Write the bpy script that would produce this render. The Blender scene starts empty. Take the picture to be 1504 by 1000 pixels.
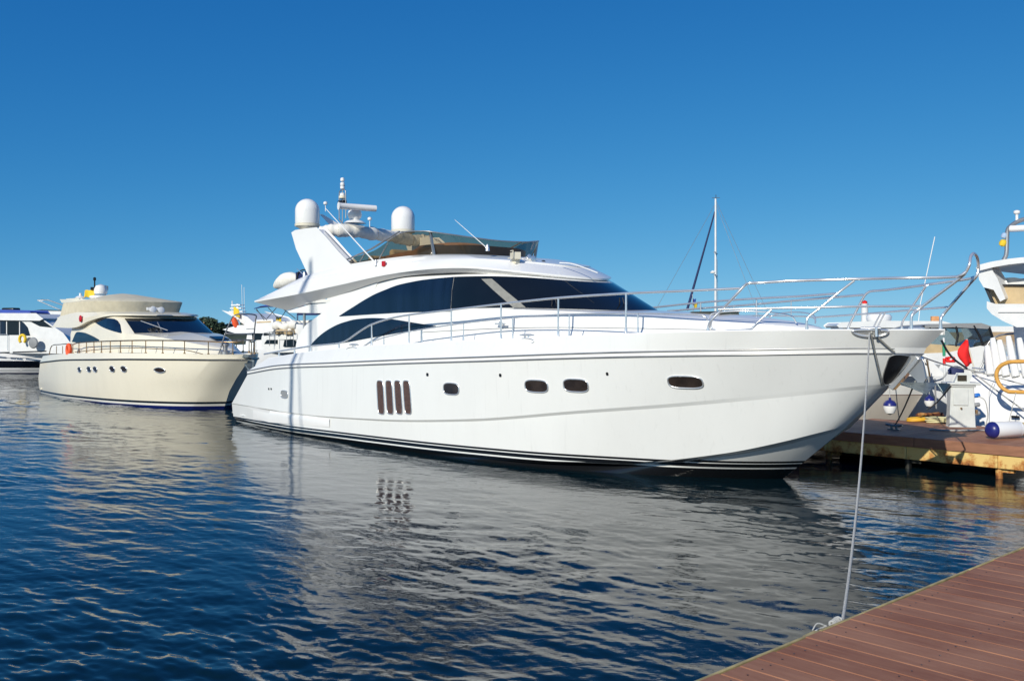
import bpy, math, random
import numpy as np
from mathutils import Vector, Matrix
from mathutils.bvhtree import BVHTree
R = math.radians
random.seed(7)
sc = bpy.context.scene
C = sc.collection

# ------------------------------------------------------------------ camera, sky, sun, exposure
EYE = 2.6
cam_d = bpy.data.cameras.new('camera'); cam = bpy.data.objects.new('camera', cam_d); C.objects.link(cam)
cam.location = (0, 0, EYE); cam.rotation_euler = (R(90), 0, 0)
cam_d.sensor_width = 36; cam_d.lens = 36*1400/1504; cam_d.shift_y = -15/1504
cam_d.clip_start = .1; cam_d.clip_end = 9000
sc.camera = cam

SUN_AZ = (-.50, -.866)            # horizontal direction towards the sun (world x, y)
SUN_EL = R(27)
w = bpy.data.worlds.new('World'); sc.world = w; w.use_nodes = True
wn = w.node_tree; wn.nodes.clear()
out = wn.nodes.new('ShaderNodeOutputWorld'); bg = wn.nodes.new('ShaderNodeBackground')
sky = wn.nodes.new('ShaderNodeTexSky'); sky.sky_type = 'NISHITA'; sky.sun_disc = False
sky.sun_elevation = SUN_EL; sky.sun_rotation = math.atan2(SUN_AZ[0], SUN_AZ[1])
sky.altitude = 0; sky.air_density = 1.0; sky.dust_density = .05; sky.ozone_density = 5.0
# look a little above the true horizon so its warm rim stays out of the marina's clear blue air
tcw = wn.nodes.new('ShaderNodeTexCoord'); sxy = wn.nodes.new('ShaderNodeSeparateXYZ'); cxy = wn.nodes.new('ShaderNodeCombineXYZ')
zz = wn.nodes.new('ShaderNodeMath'); zz.operation = 'MULTIPLY_ADD'; zz.inputs[1].default_value = 1.25; zz.inputs[2].default_value = .10
ab = wn.nodes.new('ShaderNodeMath'); ab.operation = 'MAXIMUM'; ab.inputs[1].default_value = 0
wn.links.new(tcw.outputs['Generated'], sxy.inputs[0]); wn.links.new(sxy.outputs[0], cxy.inputs[0]); wn.links.new(sxy.outputs[1], cxy.inputs[1])
wn.links.new(sxy.outputs[2], ab.inputs[0]); wn.links.new(ab.outputs[0], zz.inputs[0]); wn.links.new(zz.outputs[0], cxy.inputs[2]); wn.links.new(cxy.outputs[0], sky.inputs[0])
# colour response of the air: deep polarised-looking blue overhead, cyan towards the horizon
spc = wn.nodes.new('ShaderNodeSeparateColor'); cmc = wn.nodes.new('ShaderNodeCombineColor'); wn.links.new(sky.outputs[0], spc.inputs[0])
for i, (a_, g_) in enumerate(((1.75, 1.82), (.90, .95), (.84, .55))):
    m1 = wn.nodes.new('ShaderNodeMath'); m1.operation = 'POWER'; m0 = wn.nodes.new('ShaderNodeMath'); m0.operation = 'MULTIPLY'; m0.inputs[1].default_value = .1
    m2 = wn.nodes.new('ShaderNodeMath'); m2.operation = 'MULTIPLY'; m2.inputs[1].default_value = a_*10; m3 = wn.nodes.new('ShaderNodeMath'); m3.operation = 'MINIMUM'; m3.inputs[1].default_value = 12
    m1.inputs[1].default_value = g_
    wn.links.new(spc.outputs[i], m0.inputs[0]); wn.links.new(m0.outputs[0], m1.inputs[0]); wn.links.new(m1.outputs[0], m2.inputs[0]); wn.links.new(m2.outputs[0], m3.inputs[0]); wn.links.new(m3.outputs[0], cmc.inputs[i])
wn.links.new(cmc.outputs[0], bg.inputs[0]); bg.inputs[1].default_value = .10
wn.links.new(bg.outputs[0], out.inputs[0])
sd = bpy.data.lights.new('sun', 'SUN'); sd.energy = 4.5; sd.angle = R(.5); sd.color = (1, .945, .82)
so = bpy.data.objects.new('sun', sd); C.objects.link(so)
to_sun = Vector((SUN_AZ[0]*math.cos(SUN_EL), SUN_AZ[1]*math.cos(SUN_EL), math.sin(SUN_EL)))
so.rotation_euler = to_sun.to_track_quat('Z', 'Y').to_euler(); so.location = (-20, -20, 30)
vs = sc.view_settings; vs.view_transform = 'Standard'; vs.look = 'None'; vs.gamma = 1; vs.exposure = 0
sc.cycles.use_denoising = True
sc.cycles.max_bounces = 10; sc.cycles.transparent_max_bounces = 12
sc.cycles.sample_clamp_indirect = 20

# ------------------------------------------------------------------ frame of the scene
F0 = 1400.; CX = 752.; CY = 485.
TH = R(-47.5)
FW = (math.cos(TH), math.sin(TH)); PT = (-FW[1], FW[0])      # forward and port of the moored yachts

class Frame:
    """a horizontal frame (origin + heading); turns view rays into points on real planes of that frame"""
    def __init__(s, ox, oy, th=TH):
        s.o = (ox, oy); s.f = (math.cos(th), math.sin(th)); s.p = (-s.f[1], s.f[0]); s.th = th
        s.c = s.loc(0, 0)
    def loc(s, x, y):
        dx, dy = x-s.o[0], y-s.o[1]
        return (dx*s.f[0]+dy*s.f[1], dx*s.p[0]+dy*s.p[1])
    def ray(s, px, py):
        r = ((px-CX)/F0, 1., -(py-CY)/F0)
        return (r[0]*s.f[0]+r[1]*s.f[1], r[0]*s.p[0]+r[1]*s.p[1], r[2])
    def onY(s, px, py, y):
        r = s.ray(px, py); t = (y-s.c[1])/r[1]
        return (s.c[0]+t*r[0], y, EYE+t*r[2])
    def onX(s, px, py, x):
        r = s.ray(px, py); t = (x-s.c[0])/r[0]
        return (x, s.c[1]+t*r[1], EYE+t*r[2])
    def onZ(s, px, py, z):
        r = s.ray(px, py); t = (z-EYE)/r[2]
        return (s.c[0]+t*r[0], s.c[1]+t*r[1], z)
    def world(s, x, y, z=0):
        return Vector((s.o[0]+x*s.f[0]+y*s.p[0], s.o[1]+x*s.f[1]+y*s.p[1], z))
    def onRail(s, px, py, side, ys, inset=.12, ymin=.2):
        """view ray meets the curved side of a hull given by its half breadth ys(x)"""
        r = s.ray(px, py); best = []
        prev = None
        for i in range(0, 900):
            t = 8+i*.05
            x = s.c[0]+t*r[0]; y = s.c[1]+t*r[1]
            g = y-side*max(ys(x)-inset, ymin)
            if prev is not None and prev*g <= 0:
                best.append((x, y, EYE+t*r[2]))
            prev = g
        if not best: return s.onY(px, py, side*ymin)
        return best[0] if side < 0 else best[-1]

# ------------------------------------------------------------------ materials
def newmat(name):
    m = bpy.data.materials.new(name); m.use_nodes = True
    nt = m.node_tree; b = nt.nodes['Principled BSDF']
    return m, nt, b
def mat(name, col, rough=.4, metal=0, var=.06, scale=3., bump=0., bscale=40., coat=0., spec=.5, stretch=(1,1,1), rvar=.08):
    """plain surface: base colour with soft mottling, uneven gloss, optional fine bump"""
    m, nt, b = newmat(name)
    L = nt.links.new
    tc = nt.nodes.new('ShaderNodeTexCoord'); mp = nt.nodes.new('ShaderNodeMapping'); mp.inputs['Scale'].default_value = stretch
    L(tc.outputs['Object'], mp.inputs[0])
    n = nt.nodes.new('ShaderNodeTexNoise'); n.inputs['Scale'].default_value = scale; n.inputs['Detail'].default_value = 6
    L(mp.outputs[0], n.inputs['Vector'])
    r = nt.nodes.new('ShaderNodeValToRGB'); r.color_ramp.elements[0].position = .3; r.color_ramp.elements[1].position = .7
    c = Vector(col[:3])
    r.color_ramp.elements[0].color = (*[max(0, v*(1-var)) for v in c], 1)
    r.color_ramp.elements[1].color = (*[min(1, v*(1+var)) for v in c], 1)
    L(n.outputs[0], r.inputs[0]); L(r.outputs[0], b.inputs['Base Color'])
    mr = nt.nodes.new('ShaderNodeMapRange'); mr.inputs['To Min'].default_value = max(.02, rough-rvar); mr.inputs['To Max'].default_value = min(1, rough+rvar)
    L(n.outputs[0], mr.inputs[0]); L(mr.outputs[0], b.inputs['Roughness'])
    b.inputs['Metallic'].default_value = metal; b.inputs['Coat Weight'].default_value = coat
    b.inputs['Coat Roughness'].default_value = .06; b.inputs['Specular IOR Level'].default_value = spec
    if bump:
        n2 = nt.nodes.new('ShaderNodeTexNoise'); n2.inputs['Scale'].default_value = bscale; n2.inputs['Detail'].default_value = 4
        L(mp.outputs[0], n2.inputs['Vector'])
        bp = nt.nodes.new('ShaderNodeBump'); bp.inputs['Strength'].default_value = bump; bp.inputs['Distance'].default_value = .02
        L(n2.outputs[0], bp.inputs['Height']); L(bp.outputs[0], b.inputs['Normal'])
    return m
def glassmat(name, tint, alpha, rough=.03):
    """tinted pane one can see through: transparent mixed with a glossy coat by fresnel"""
    m, nt, b = newmat(name); L = nt.links.new
    o = nt.nodes['Material Output']
    tr = nt.nodes.new('ShaderNodeBsdfTransparent'); tr.inputs[0].default_value = (*tint, 1)
    gl = nt.nodes.new('ShaderNodeBsdfGlossy'); gl.inputs['Roughness'].default_value = rough
    df = nt.nodes.new('ShaderNodeBsdfDiffuse'); df.inputs[0].default_value = (*[v*.35 for v in tint], 1)
    m0 = nt.nodes.new('ShaderNodeMixShader'); m0.inputs[0].default_value = alpha
    L(tr.outputs[0], m0.inputs[1]); L(df.outputs[0], m0.inputs[2])
    fr = nt.nodes.new('ShaderNodeFresnel'); fr.inputs[0].default_value = 1.45
    mx = nt.nodes.new('ShaderNodeMixShader'); L(fr.outputs[0], mx.inputs[0]); L(m0.outputs[0], mx.inputs[1]); L(gl.outputs[0], mx.inputs[2])
    L(mx.outputs[0], o.inputs[0])
    return m
def hullmat(name, top, bands, slope=.013, rough=.16, grime=.05):
    """gelcoat topsides above painted boot stripes: bands = [(height, colour)...] from the keel up"""
    m, nt, b = newmat(name); L = nt.links.new
    tc = nt.nodes.new('ShaderNodeTexCoord'); sp = nt.nodes.new('ShaderNodeSeparateXYZ'); L(tc.outputs['Object'], sp.inputs[0])
    ma = nt.nodes.new('ShaderNodeMath'); ma.operation = 'MULTIPLY_ADD'; ma.inputs[1].default_value = -slope
    L(sp.outputs[0], ma.inputs[0]); L(sp.outputs[2], ma.inputs[2])
    rp = nt.nodes.new('ShaderNodeValToRGB'); rp.color_ramp.interpolation = 'CONSTANT'
    mr = nt.nodes.new('ShaderNodeMapRange'); mr.inputs['From Min'].default_value = -.5; mr.inputs['From Max'].default_value = 1.0
    L(ma.outputs[0], mr.inputs[0]); L(mr.outputs[0], rp.inputs[0])
    e = rp.color_ramp.elements
    e[0].position = 0; e[0].color = (*bands[0][1], 1)
    e[1].position = (bands[1][0]+.5)/1.5; e[1].color = (*bands[1][1], 1)
    for h, c in bands[2:]:
        q = e.new((h+.5)/1.5); q.color = (*c, 1)
    n = nt.nodes.new('ShaderNodeTexNoise'); n.inputs['Scale'].default_value = 1.1; n.inputs['Detail'].default_value = 8; n.inputs['Roughness'].default_value = .65
    mp = nt.nodes.new('ShaderNodeMapping'); mp.inputs['Scale'].default_value = (1.2, 1.2, .45); L(tc.outputs['Object'], mp.inputs[0]); L(mp.outputs[0], n.inputs['Vector'])
    g = nt.nodes.new('ShaderNodeMapRange'); g.inputs['From Min'].default_value = .35; g.inputs['From Max'].default_value = .75
    g.inputs['To Min'].default_value = 1; g.inputs['To Max'].default_value = 1-grime; L(n.outputs[0], g.inputs[0])
    mx = nt.nodes.new('ShaderNodeMix'); mx.data_type = 'RGBA'; mx.blend_type = 'MULTIPLY'; mx.inputs[0].default_value = 1
    L(rp.outputs[0], mx.inputs[6]); L(g.outputs[0], mx.inputs[7]); L(mx.outputs[2], b.inputs['Base Color'])
    b.inputs['Roughness'].default_value = rough; b.inputs['Coat Weight'].default_value = .3; b.inputs['Coat Roughness'].default_value = .05
    # scum line just above the paint and faint vertical water streaks
    sc_n = nt.nodes.new('ShaderNodeTexNoise'); sc_n.inputs['Scale'].default_value = 5; sc_n.inputs['Detail'].default_value = 6
    mp2 = nt.nodes.new('ShaderNodeMapping'); mp2.inputs['Scale'].default_value = (3., 3., .12); L(tc.outputs['Object'], mp2.inputs[0]); L(mp2.outputs[0], sc_n.inputs['Vector'])
    st = nt.nodes.new('ShaderNodeMapRange'); st.inputs['From Min'].default_value = .60; st.inputs['From Max'].default_value = .78; st.inputs['To Min'].default_value = 1; st.inputs['To Max'].default_value = 1-grime*1.5; L(sc_n.outputs[0], st.inputs[0])
    mx2 = nt.nodes.new('ShaderNodeMix'); mx2.data_type = 'RGBA'; mx2.blend_type = 'MULTIPLY'; mx2.inputs[0].default_value = 1
    L(mx.outputs[2], mx2.inputs[6]); L(st.outputs[0], mx2.inputs[7]); L(mx2.outputs[2], b.inputs['Base Color'])
    wv = nt.nodes.new('ShaderNodeTexNoise'); wv.inputs['Scale'].default_value = 1.6; wv.inputs['Detail'].default_value = 1; L(tc.outputs['Object'], wv.inputs['Vector'])
    bw_ = nt.nodes.new('ShaderNodeBump'); bw_.inputs['Strength'].default_value = .25; bw_.inputs['Distance'].default_value = .02; L(wv.outputs[0], bw_.inputs['Height']); L(bw_.outputs[0], b.inputs['Coat Normal'])
    return m

BLK = (.008, .009, .011); WHT = (.75, .76, .745)
M = {}
M['hull'] = hullmat('white_gelcoat_hull', WHT, [(0, BLK), (.195, WHT), (.225, BLK), (.292, WHT), (.312, BLK), (.35, WHT)])
M['white'] = mat('white_gelcoat', (.80, .80, .785), .2, var=.025, scale=1.3, coat=.3)
M['deck'] = mat('nonslip_deck', (.74, .74, .71), .55, var=.05, scale=4, bump=.1, bscale=200)
M['soffit'] = mat('white_soffit', (.72, .72, .70), .35, var=.03)
M['chrome'] = mat('stainless_steel', (.80, .80, .79), .22, metal=.7, var=.05, rvar=.06)
M['dull_chrome'] = mat('brushed_steel', (.40, .40, .40), .38, metal=.7, var=.1)
M['dark_strip'] = mat('dark_rubber_strip', (.03, .035, .04), .45)
M['glass_dark'] = mat('dark_window_glass', (.006, .009, .014), .04, var=.3, scale=.6, coat=0, rvar=.015, spec=.4)
M['glass_blue'] = mat('blue_tinted_window_glass', (.006, .014, .034), .05, var=.3, scale=.9, coat=0, rvar=.015, spec=.4, stretch=(5, 1, .4))
M['glass_brown'] = mat('brown_tinted_port_glass', (.03, .022, .018), .06, var=.4, scale=4, coat=.5, rvar=.02)
M['smoke'] = glassmat('smoked_screen', (.47, .41, .30), .16)
M['clear'] = glassmat('clear_screen', (.55, .65, .68), .15)
M['canvas'] = mat('beige_canvas', (.76, .74, .68), .85, var=.08, scale=6, bump=.35, bscale=9, stretch=(1, 3, 1))
M['canvas_tan'] = mat('tan_canvas', (.50, .38, .22), .85, var=.1, scale=5, bump=.3, bscale=8)
M['brown'] = mat('brown_upholstery', (.60, .29, .12), .6, var=.2, scale=6)
M['pillar'] = mat('grey_beige_pillar', (.22, .22, .20), .5, var=.12, scale=9)
M['vent'] = mat('brown_vent_louvre', (.085, .05, .04), .45, var=.5, scale=14, stretch=(1, 1, 4))
M['black'] = mat('black_plastic', (.01, .01, .012), .35)
M['grey'] = mat('grey_plastic', (.25, .26, .27), .45)
M['galv'] = mat('galvanised_steel', (.22, .26, .27), .38, metal=.6, var=.3, scale=9, bump=.2, bscale=30)
M['ivory'] = mat('ivory_plastic', (.66, .62, .50), .35)
M['red'] = mat('red_lens', (.5, .01, .015), .3)
M['redcloth'] = mat('red_cloth', (.72, .012, .012), .8, var=.1, scale=8)
M['yellow'] = mat('yellow_cloth', (.75, .52, .03), .8, var=.12, scale=9)
M['bluecloth'] = mat('blue_cloth', (.03, .07, .33), .8, var=.15)
M['navy'] = mat('navy_canvas', (.01, .02, .09), .7, var=.2)
M['orange'] = mat('orange_foam', (.75, .09, .02), .6, var=.15)
M['rope'] = mat('pale_rope', (.43, .43, .41), .85, var=.15, scale=60, bump=.5, bscale=160)
M['rope_dark'] = mat('weathered_rope', (.22, .22, .20), .9, var=.3, scale=40)
M['cream'] = mat('cream_gelcoat', (.76, .71, .58), .25, var=.03, scale=1.5, coat=.3)
M['cream_deck'] = mat('cream_foredeck', (.62, .57, .45), .5, var=.05)
M['cream_canvas'] = mat('cream_canvas', (.58, .53, .40), .9, var=.08, scale=4, bump=.5, bscale=5)
M['brass'] = mat('bronze_steel', (.42, .26, .13), .3, metal=.9, var=.2)
M['farwhite'] = mat('aged_white_gelcoat', (.72, .73, .73), .3, var=.05)

# ------------------------------------------------------------------ mesh helpers
class MB:
    def __init__(s): s.v = []; s.f = []
    def add(s, vs, fs):
        o = len(s.v); s.v += [tuple(v) for v in vs]; s.f += [tuple(i+o for i in f) for f in fs]; return s
    def box(s, c, d, rz=0, ry=0, rx=0):
        m = Matrix.Rotation(rz, 3, 'Z') @ Matrix.Rotation(ry, 3, 'Y') @ Matrix.Rotation(rx, 3, 'X')
        vs = [Vector(c)+m @ Vector((x*d[0]/2, y*d[1]/2, z*d[2]/2)) for x in (-1, 1) for y in (-1, 1) for z in (-1, 1)]
        return s.add(vs, [(0, 1, 3, 2), (4, 6, 7, 5), (0, 4, 5, 1), (2, 3, 7, 6), (0, 2, 6, 4), (1, 5, 7, 3)])
    def tube(s, pts, r, n=8, closed=False, rf=None):
        pts = [Vector(p) for p in pts]; k = len(pts)
        rings = []; up = None
        for i, p in enumerate(pts):
            if closed: t = pts[(i+1) % k]-pts[i-1]
            else: t = pts[min(i+1, k-1)]-pts[max(i-1, 0)]
            if t.length < 1e-9: t = Vector((0, 0, 1))
            t.normalize()
            if up is None:
                a = Vector((0, 0, 1)) if abs(t.z) < .9 else Vector((1, 0, 0))
                up = (a-t*a.dot(t)).normalized()
            else:
                up = up-t*up.dot(t)
                if up.length < 1e-6: up = Vector((1, 0, 0))-t*t.x
                up.normalize()
            sd_ = t.cross(up); rr = rf(i/(k-1)) if rf else r
            rings.append([p+(up*math.cos(a)+sd_*math.sin(a))*rr for a in [2*math.pi*j/n for j in range(n)]])
        vs = [v for g in rings for v in g]; fs = []
        for i in range(k if closed else k-1):
            for j in range(n):
                a, b = i*n+j, i*n+(j+1) % n; i2 = (i+1) % k
                fs.append((a, b, i2*n+(j+1) % n, i2*n+j))
        if not closed:
            fs.append(tuple(range(n))[::-1]); fs.append(tuple((k-1)*n+j for j in range(n)))
        return s.add(vs, fs)
    def lathe(s, prof, loc=(0, 0, 0), n=24, m=None):
        """prof = [(radius, z)...] turned about z, then moved by matrix m"""
        vs = []; fs = []; k = len(prof)
        for r, z in prof:
            for j in range(n):
                a = 2*math.pi*j/n; v = Vector((r*math.cos(a), r*math.sin(a), z))
                if m: v = m @ v
                vs.append(v+Vector(loc))
        for i in range(k-1):
            for j in range(n):
                fs.append((i*n+j, i*n+(j+1) % n, (i+1)*n+(j+1) % n, (i+1)*n+j))
        fs.append(tuple(range(n))[::-1]); fs.append(tuple((k-1)*n+j for j in range(n)))
        return s.add(vs, fs)
    def grid(s, rows, closed=False):
        k = len(rows[0]); vs = [p for r in rows for p in r]; fs = []
        for i in range(len(rows)-1):
            for j in range(k if closed else k-1):
                a, b = i*k+j, i*k+(j+1) % k
                fs.append((a, b, b+k, a+k))
        return s.add(vs, fs)
    def prism(s, poly, y0, y1, ax='y'):
        """2-D outline (x,z) given thickness from y0 to y1 (or outline (x,y) from z0 to z1)"""
        n = len(poly)
        if ax == 'y': vs = [(a, y0, b) for a, b in poly]+[(a, y1, b) for a, b in poly]
        elif ax == 'x': vs = [(y0, a, b) for a, b in poly]+[(y1, a, b) for a, b in poly]
        else: vs = [(a, b, y0) for a, b in poly]+[(a, b, y1) for a, b in poly]
        fs = [tuple(range(n)), tuple(range(2*n-1, n-1, -1))]+[(i, (i+1) % n, n+(i+1) % n, n+i) for i in range(n)]
        return s.add(vs, fs)
    def mirror(s):
        o = len(s.v); s.v += [(x, -y, z) for x, y, z in s.v]; s.f += [tuple(i+o for i in f[::-1]) for f in list(s.f)]; return s
    def bvh(s): return BVHTree.FromPolygons([Vector(v) for v in s.v], s.f)
    def build(s, name, m, parent=None, sharp=38, bevel=0, loc=None, weld=0):
        me = bpy.data.meshes.new(name); me.from_pydata([tuple(v) for v in s.v], [], s.f)
        me.materials.append(m)
        if len(me.polygons): me.polygons.foreach_set('use_smooth', [True]*len(me.polygons))
        me.update(); me.validate()
        me.set_sharp_from_angle(angle=R(sharp))
        o = bpy.data.objects.new(name, me); C.objects.link(o)
        if parent: o.parent = parent
        if loc is not None: o.location = loc
        if weld:
            wd = o.modifiers.new('weld', 'WELD'); wd.merge_threshold = weld
        if bevel:
            b = o.modifiers.new('bevel', 'BEVEL'); b.width = bevel; b.segments = 3; b.limit_method = 'ANGLE'; b.angle_limit = R(35)
        return o
def tag(o, label=None, cat=None, group=None, kind=None):
    if label: o['label'] = label
    if cat: o['category'] = cat
    if group: o['group'] = group
    if kind: o['kind'] = kind
    return o
def thing(name, label, cat, loc=(0, 0, 0), rz=0, group=None):
    o = bpy.data.objects.new(name, None); C.objects.link(o); o.location = loc; o.rotation_euler = (0, 0, rz)
    o.empty_display_size = .3
    return tag(o, label, cat, group)
def pchip(xs, ys):
    xs = np.array(xs, float); ys = np.array(ys, float); h = np.diff(xs); d = np.diff(ys)/h; n = len(xs)
    m = np.zeros(n)
    for i in range(1, n-1):
        if d[i-1]*d[i] > 0:
            w1 = 2*h[i]+h[i-1]; w2 = h[i]+2*h[i-1]; m[i] = (w1+w2)/(w1/d[i-1]+w2/d[i])
    m[0] = d[0]; m[-1] = d[-1]
    def g(x):
        x = min(max(x, xs[0]), xs[-1]); i = min(int(np.searchsorted(xs, x, 'right')-1), n-2); i = max(i, 0)
        t = (x-xs[i])/h[i]
        return float((2*t**3-3*t**2+1)*ys[i]+(t**3-2*t**2+t)*h[i]*m[i]+(-2*t**3+3*t**2)*ys[i+1]+(t**3-t**2)*h[i]*m[i+1])
    return g
def longi(ctrl, n, e=1.35):
    """sample a longitudinal hull curve (x, half breadth, z) from stern to stem"""
    xs = [c[0] for c in ctrl]; fy = pchip(xs, [c[1] for c in ctrl]); fz = pchip(xs, [c[2] for c in ctrl])
    res = []
    for i in range(n):
        t = i/(n-1); u = 1-(1-t)**e; x = xs[0]+(xs[-1]-xs[0])*u
        res.append((x, fy(x), fz(x)))
    return res
def crom(pts, k, closed=False):
    """Catmull-Rom through pts with k samples per segment"""
    P = [Vector(p) for p in pts]; n = len(P); res = []
    for i in range(n if closed else n-1):
        p1 = P[i]; p2 = P[(i+1) % n]
        p0 = P[i-1] if (i > 0 or closed) else p1*2-p2
        p3 = P[(i+2) % n] if (i+2 < n or closed) else p2*2-p1
        for j in range(k):
            t = j/k
            res.append(.5*((2*p1)+(p2-p0)*t+(2*p0-5*p1+4*p2-p3)*t*t+(3*p1-p0-3*p2+p3)*t**3))
    if not closed: res.append(P[-1])
    return res
def around(ctrl, k=7):
    """half outline (starboard, aft to bow centreline) mirrored into a full row; ctrl y are half breadths"""
    full = [(x, -y, z) for x, y, z in ctrl]+[(x, y, z) for x, y, z in ctrl[::-1][1:]]
    return crom(full, k)
def skin_patch(bvh, upper, lower, side=-1, nx=24, nz=6, off=.012, y0=9.):
    """pane laid on a surface: columns between two (x,z) outlines, cast sideways onto it, with a turned-in rim"""
    fu = pchip([p[0] for p in upper], [p[1] for p in upper]); fl = pchip([p[0] for p in lower], [p[1] for p in lower])
    x0, x1 = upper[0][0], upper[-1][0]; rows = []
    for j in range(nz+1):
        row = []
        for i in range(nx+1):
            s_ = i/nx; x = x0+(x1-x0)*(.5-.5*math.cos(math.pi*s_)); a, b = fl(x), fu(x); z = a+(b-a)*j/nz
            h = bvh.ray_cast(Vector((x, side*y0, z)), Vector((0, -side, 0)))
            y = h[0].y if h[0] else (rows[-1][i].y if rows else side*1.9)
            nrm = h[1] if h[0] else Vector((0, side, 0))
            if nrm.y*side < 0: nrm = -nrm
            row.append((Vector((x, y, z)), nrm)) if False else row.append(Vector((x, y, z))+nrm*off)
        rows.append(row)
    m = MB(); m.grid(rows)
    rim = rows[0]+[r[-1] for r in rows[1:]]+rows[-1][::-1][1:]+[r[0] for r in rows[::-1][1:-1]]
    m.grid([rim+[rim[0]], [p-Vector((0, side*.03, 0)) for p in rim]+[rim[0]-Vector((0, side*.03, 0))]])
    return m
def disc_patch(bvh, outline, side=-1, off=.006, centre=None, y0=9.):
    """small closed (x,z) outline laid on a surface as a slightly proud plate; returns the mesh and its rim points"""
    cx = sum(p[0] for p in outline)/len(outline); cz = sum(p[1] for p in outline)/len(outline)
    def cast(x, z):
        h = bvh.ray_cast(Vector((x, side*y0, z)), Vector((0, -side, 0)))
        if not h[0]: return None
        n = h[1] if h[1].y*side > 0 else -h[1]
        return h[0]+n*off
    rim = [cast(x, z) for x, z in outline]; c = cast(cx, cz)
    if any(p is None for p in rim): return None, None
    m = MB(); n = len(rim)
    mid = [(p+c)/2 for p in rim]
    m.add([c]+mid+rim, [(0, 1+i, 1+(i+1) % n) for i in range(n)]+[(1+i, 1+n+i, 1+n+(i+1) % n, 1+(i+1) % n) for i in range(n)])
    return m, rim
def stadium(cx, cz, w, h, n=28, p=3.2, skew=0.):
    return [(cx+w/2*math.copysign(abs(math.cos(a))**(2/p), math.cos(a))+skew*h/2*math.copysign(abs(math.sin(a))**(2/p), math.sin(a)),
             cz+h/2*math.copysign(abs(math.sin(a))**(2/p), math.sin(a))) for a in [2*math.pi*i/n for i in range(n)]]
def hull_mesh(rows_ctrl, n=90, e=1.35, crease=False):
    """hull skin through longitudinal curves (starboard and port) with transom"""
    rows = [longi(c, n, e) for c in rows_ctrl]
    m = MB()
    sb = [[(x, -y, z) for x, y, z in r] for r in rows]; pt = [[(x, y, z) for x, y, z in r] for r in rows]
    if crease:
        for a, b in zip(range(len(sb)-1), range(1, len(sb))):
            m.grid(sb[a:b+1]); m.grid([r[::-1] for r in pt[a:b+1]])
    else: m.grid(sb); m.grid([r[::-1] for r in pt])
    m.grid([[r[0] for r in sb], [r[0] for r in pt]])
    return m, rows
def flag(name, m, loc, w_, h_, rz=0, amp=.08, label=None, cat=None, droop=0., parent=None):
    rows = []
    for j in range(9):
        row = []
        for i in range(15):
            u = i/14; v = j/8
            row.append((u*w_*(1-.25*droop*u), amp*math.sin(u*6+v*1.5)*u*(1+.5*v), -v*h_-droop*u*u*w_*.8+.02*math.sin(9*u)))
        rows.append(row)
    mb = MB(); mb.grid(rows)
    o = mb.build(name, m, parent, loc=loc); o.rotation_euler = (0, 0, rz)
    sm = o.modifiers.new('thickness', 'SOLIDIFY'); sm.thickness = .006
    if label: tag(o, label, cat)
    return o
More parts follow.
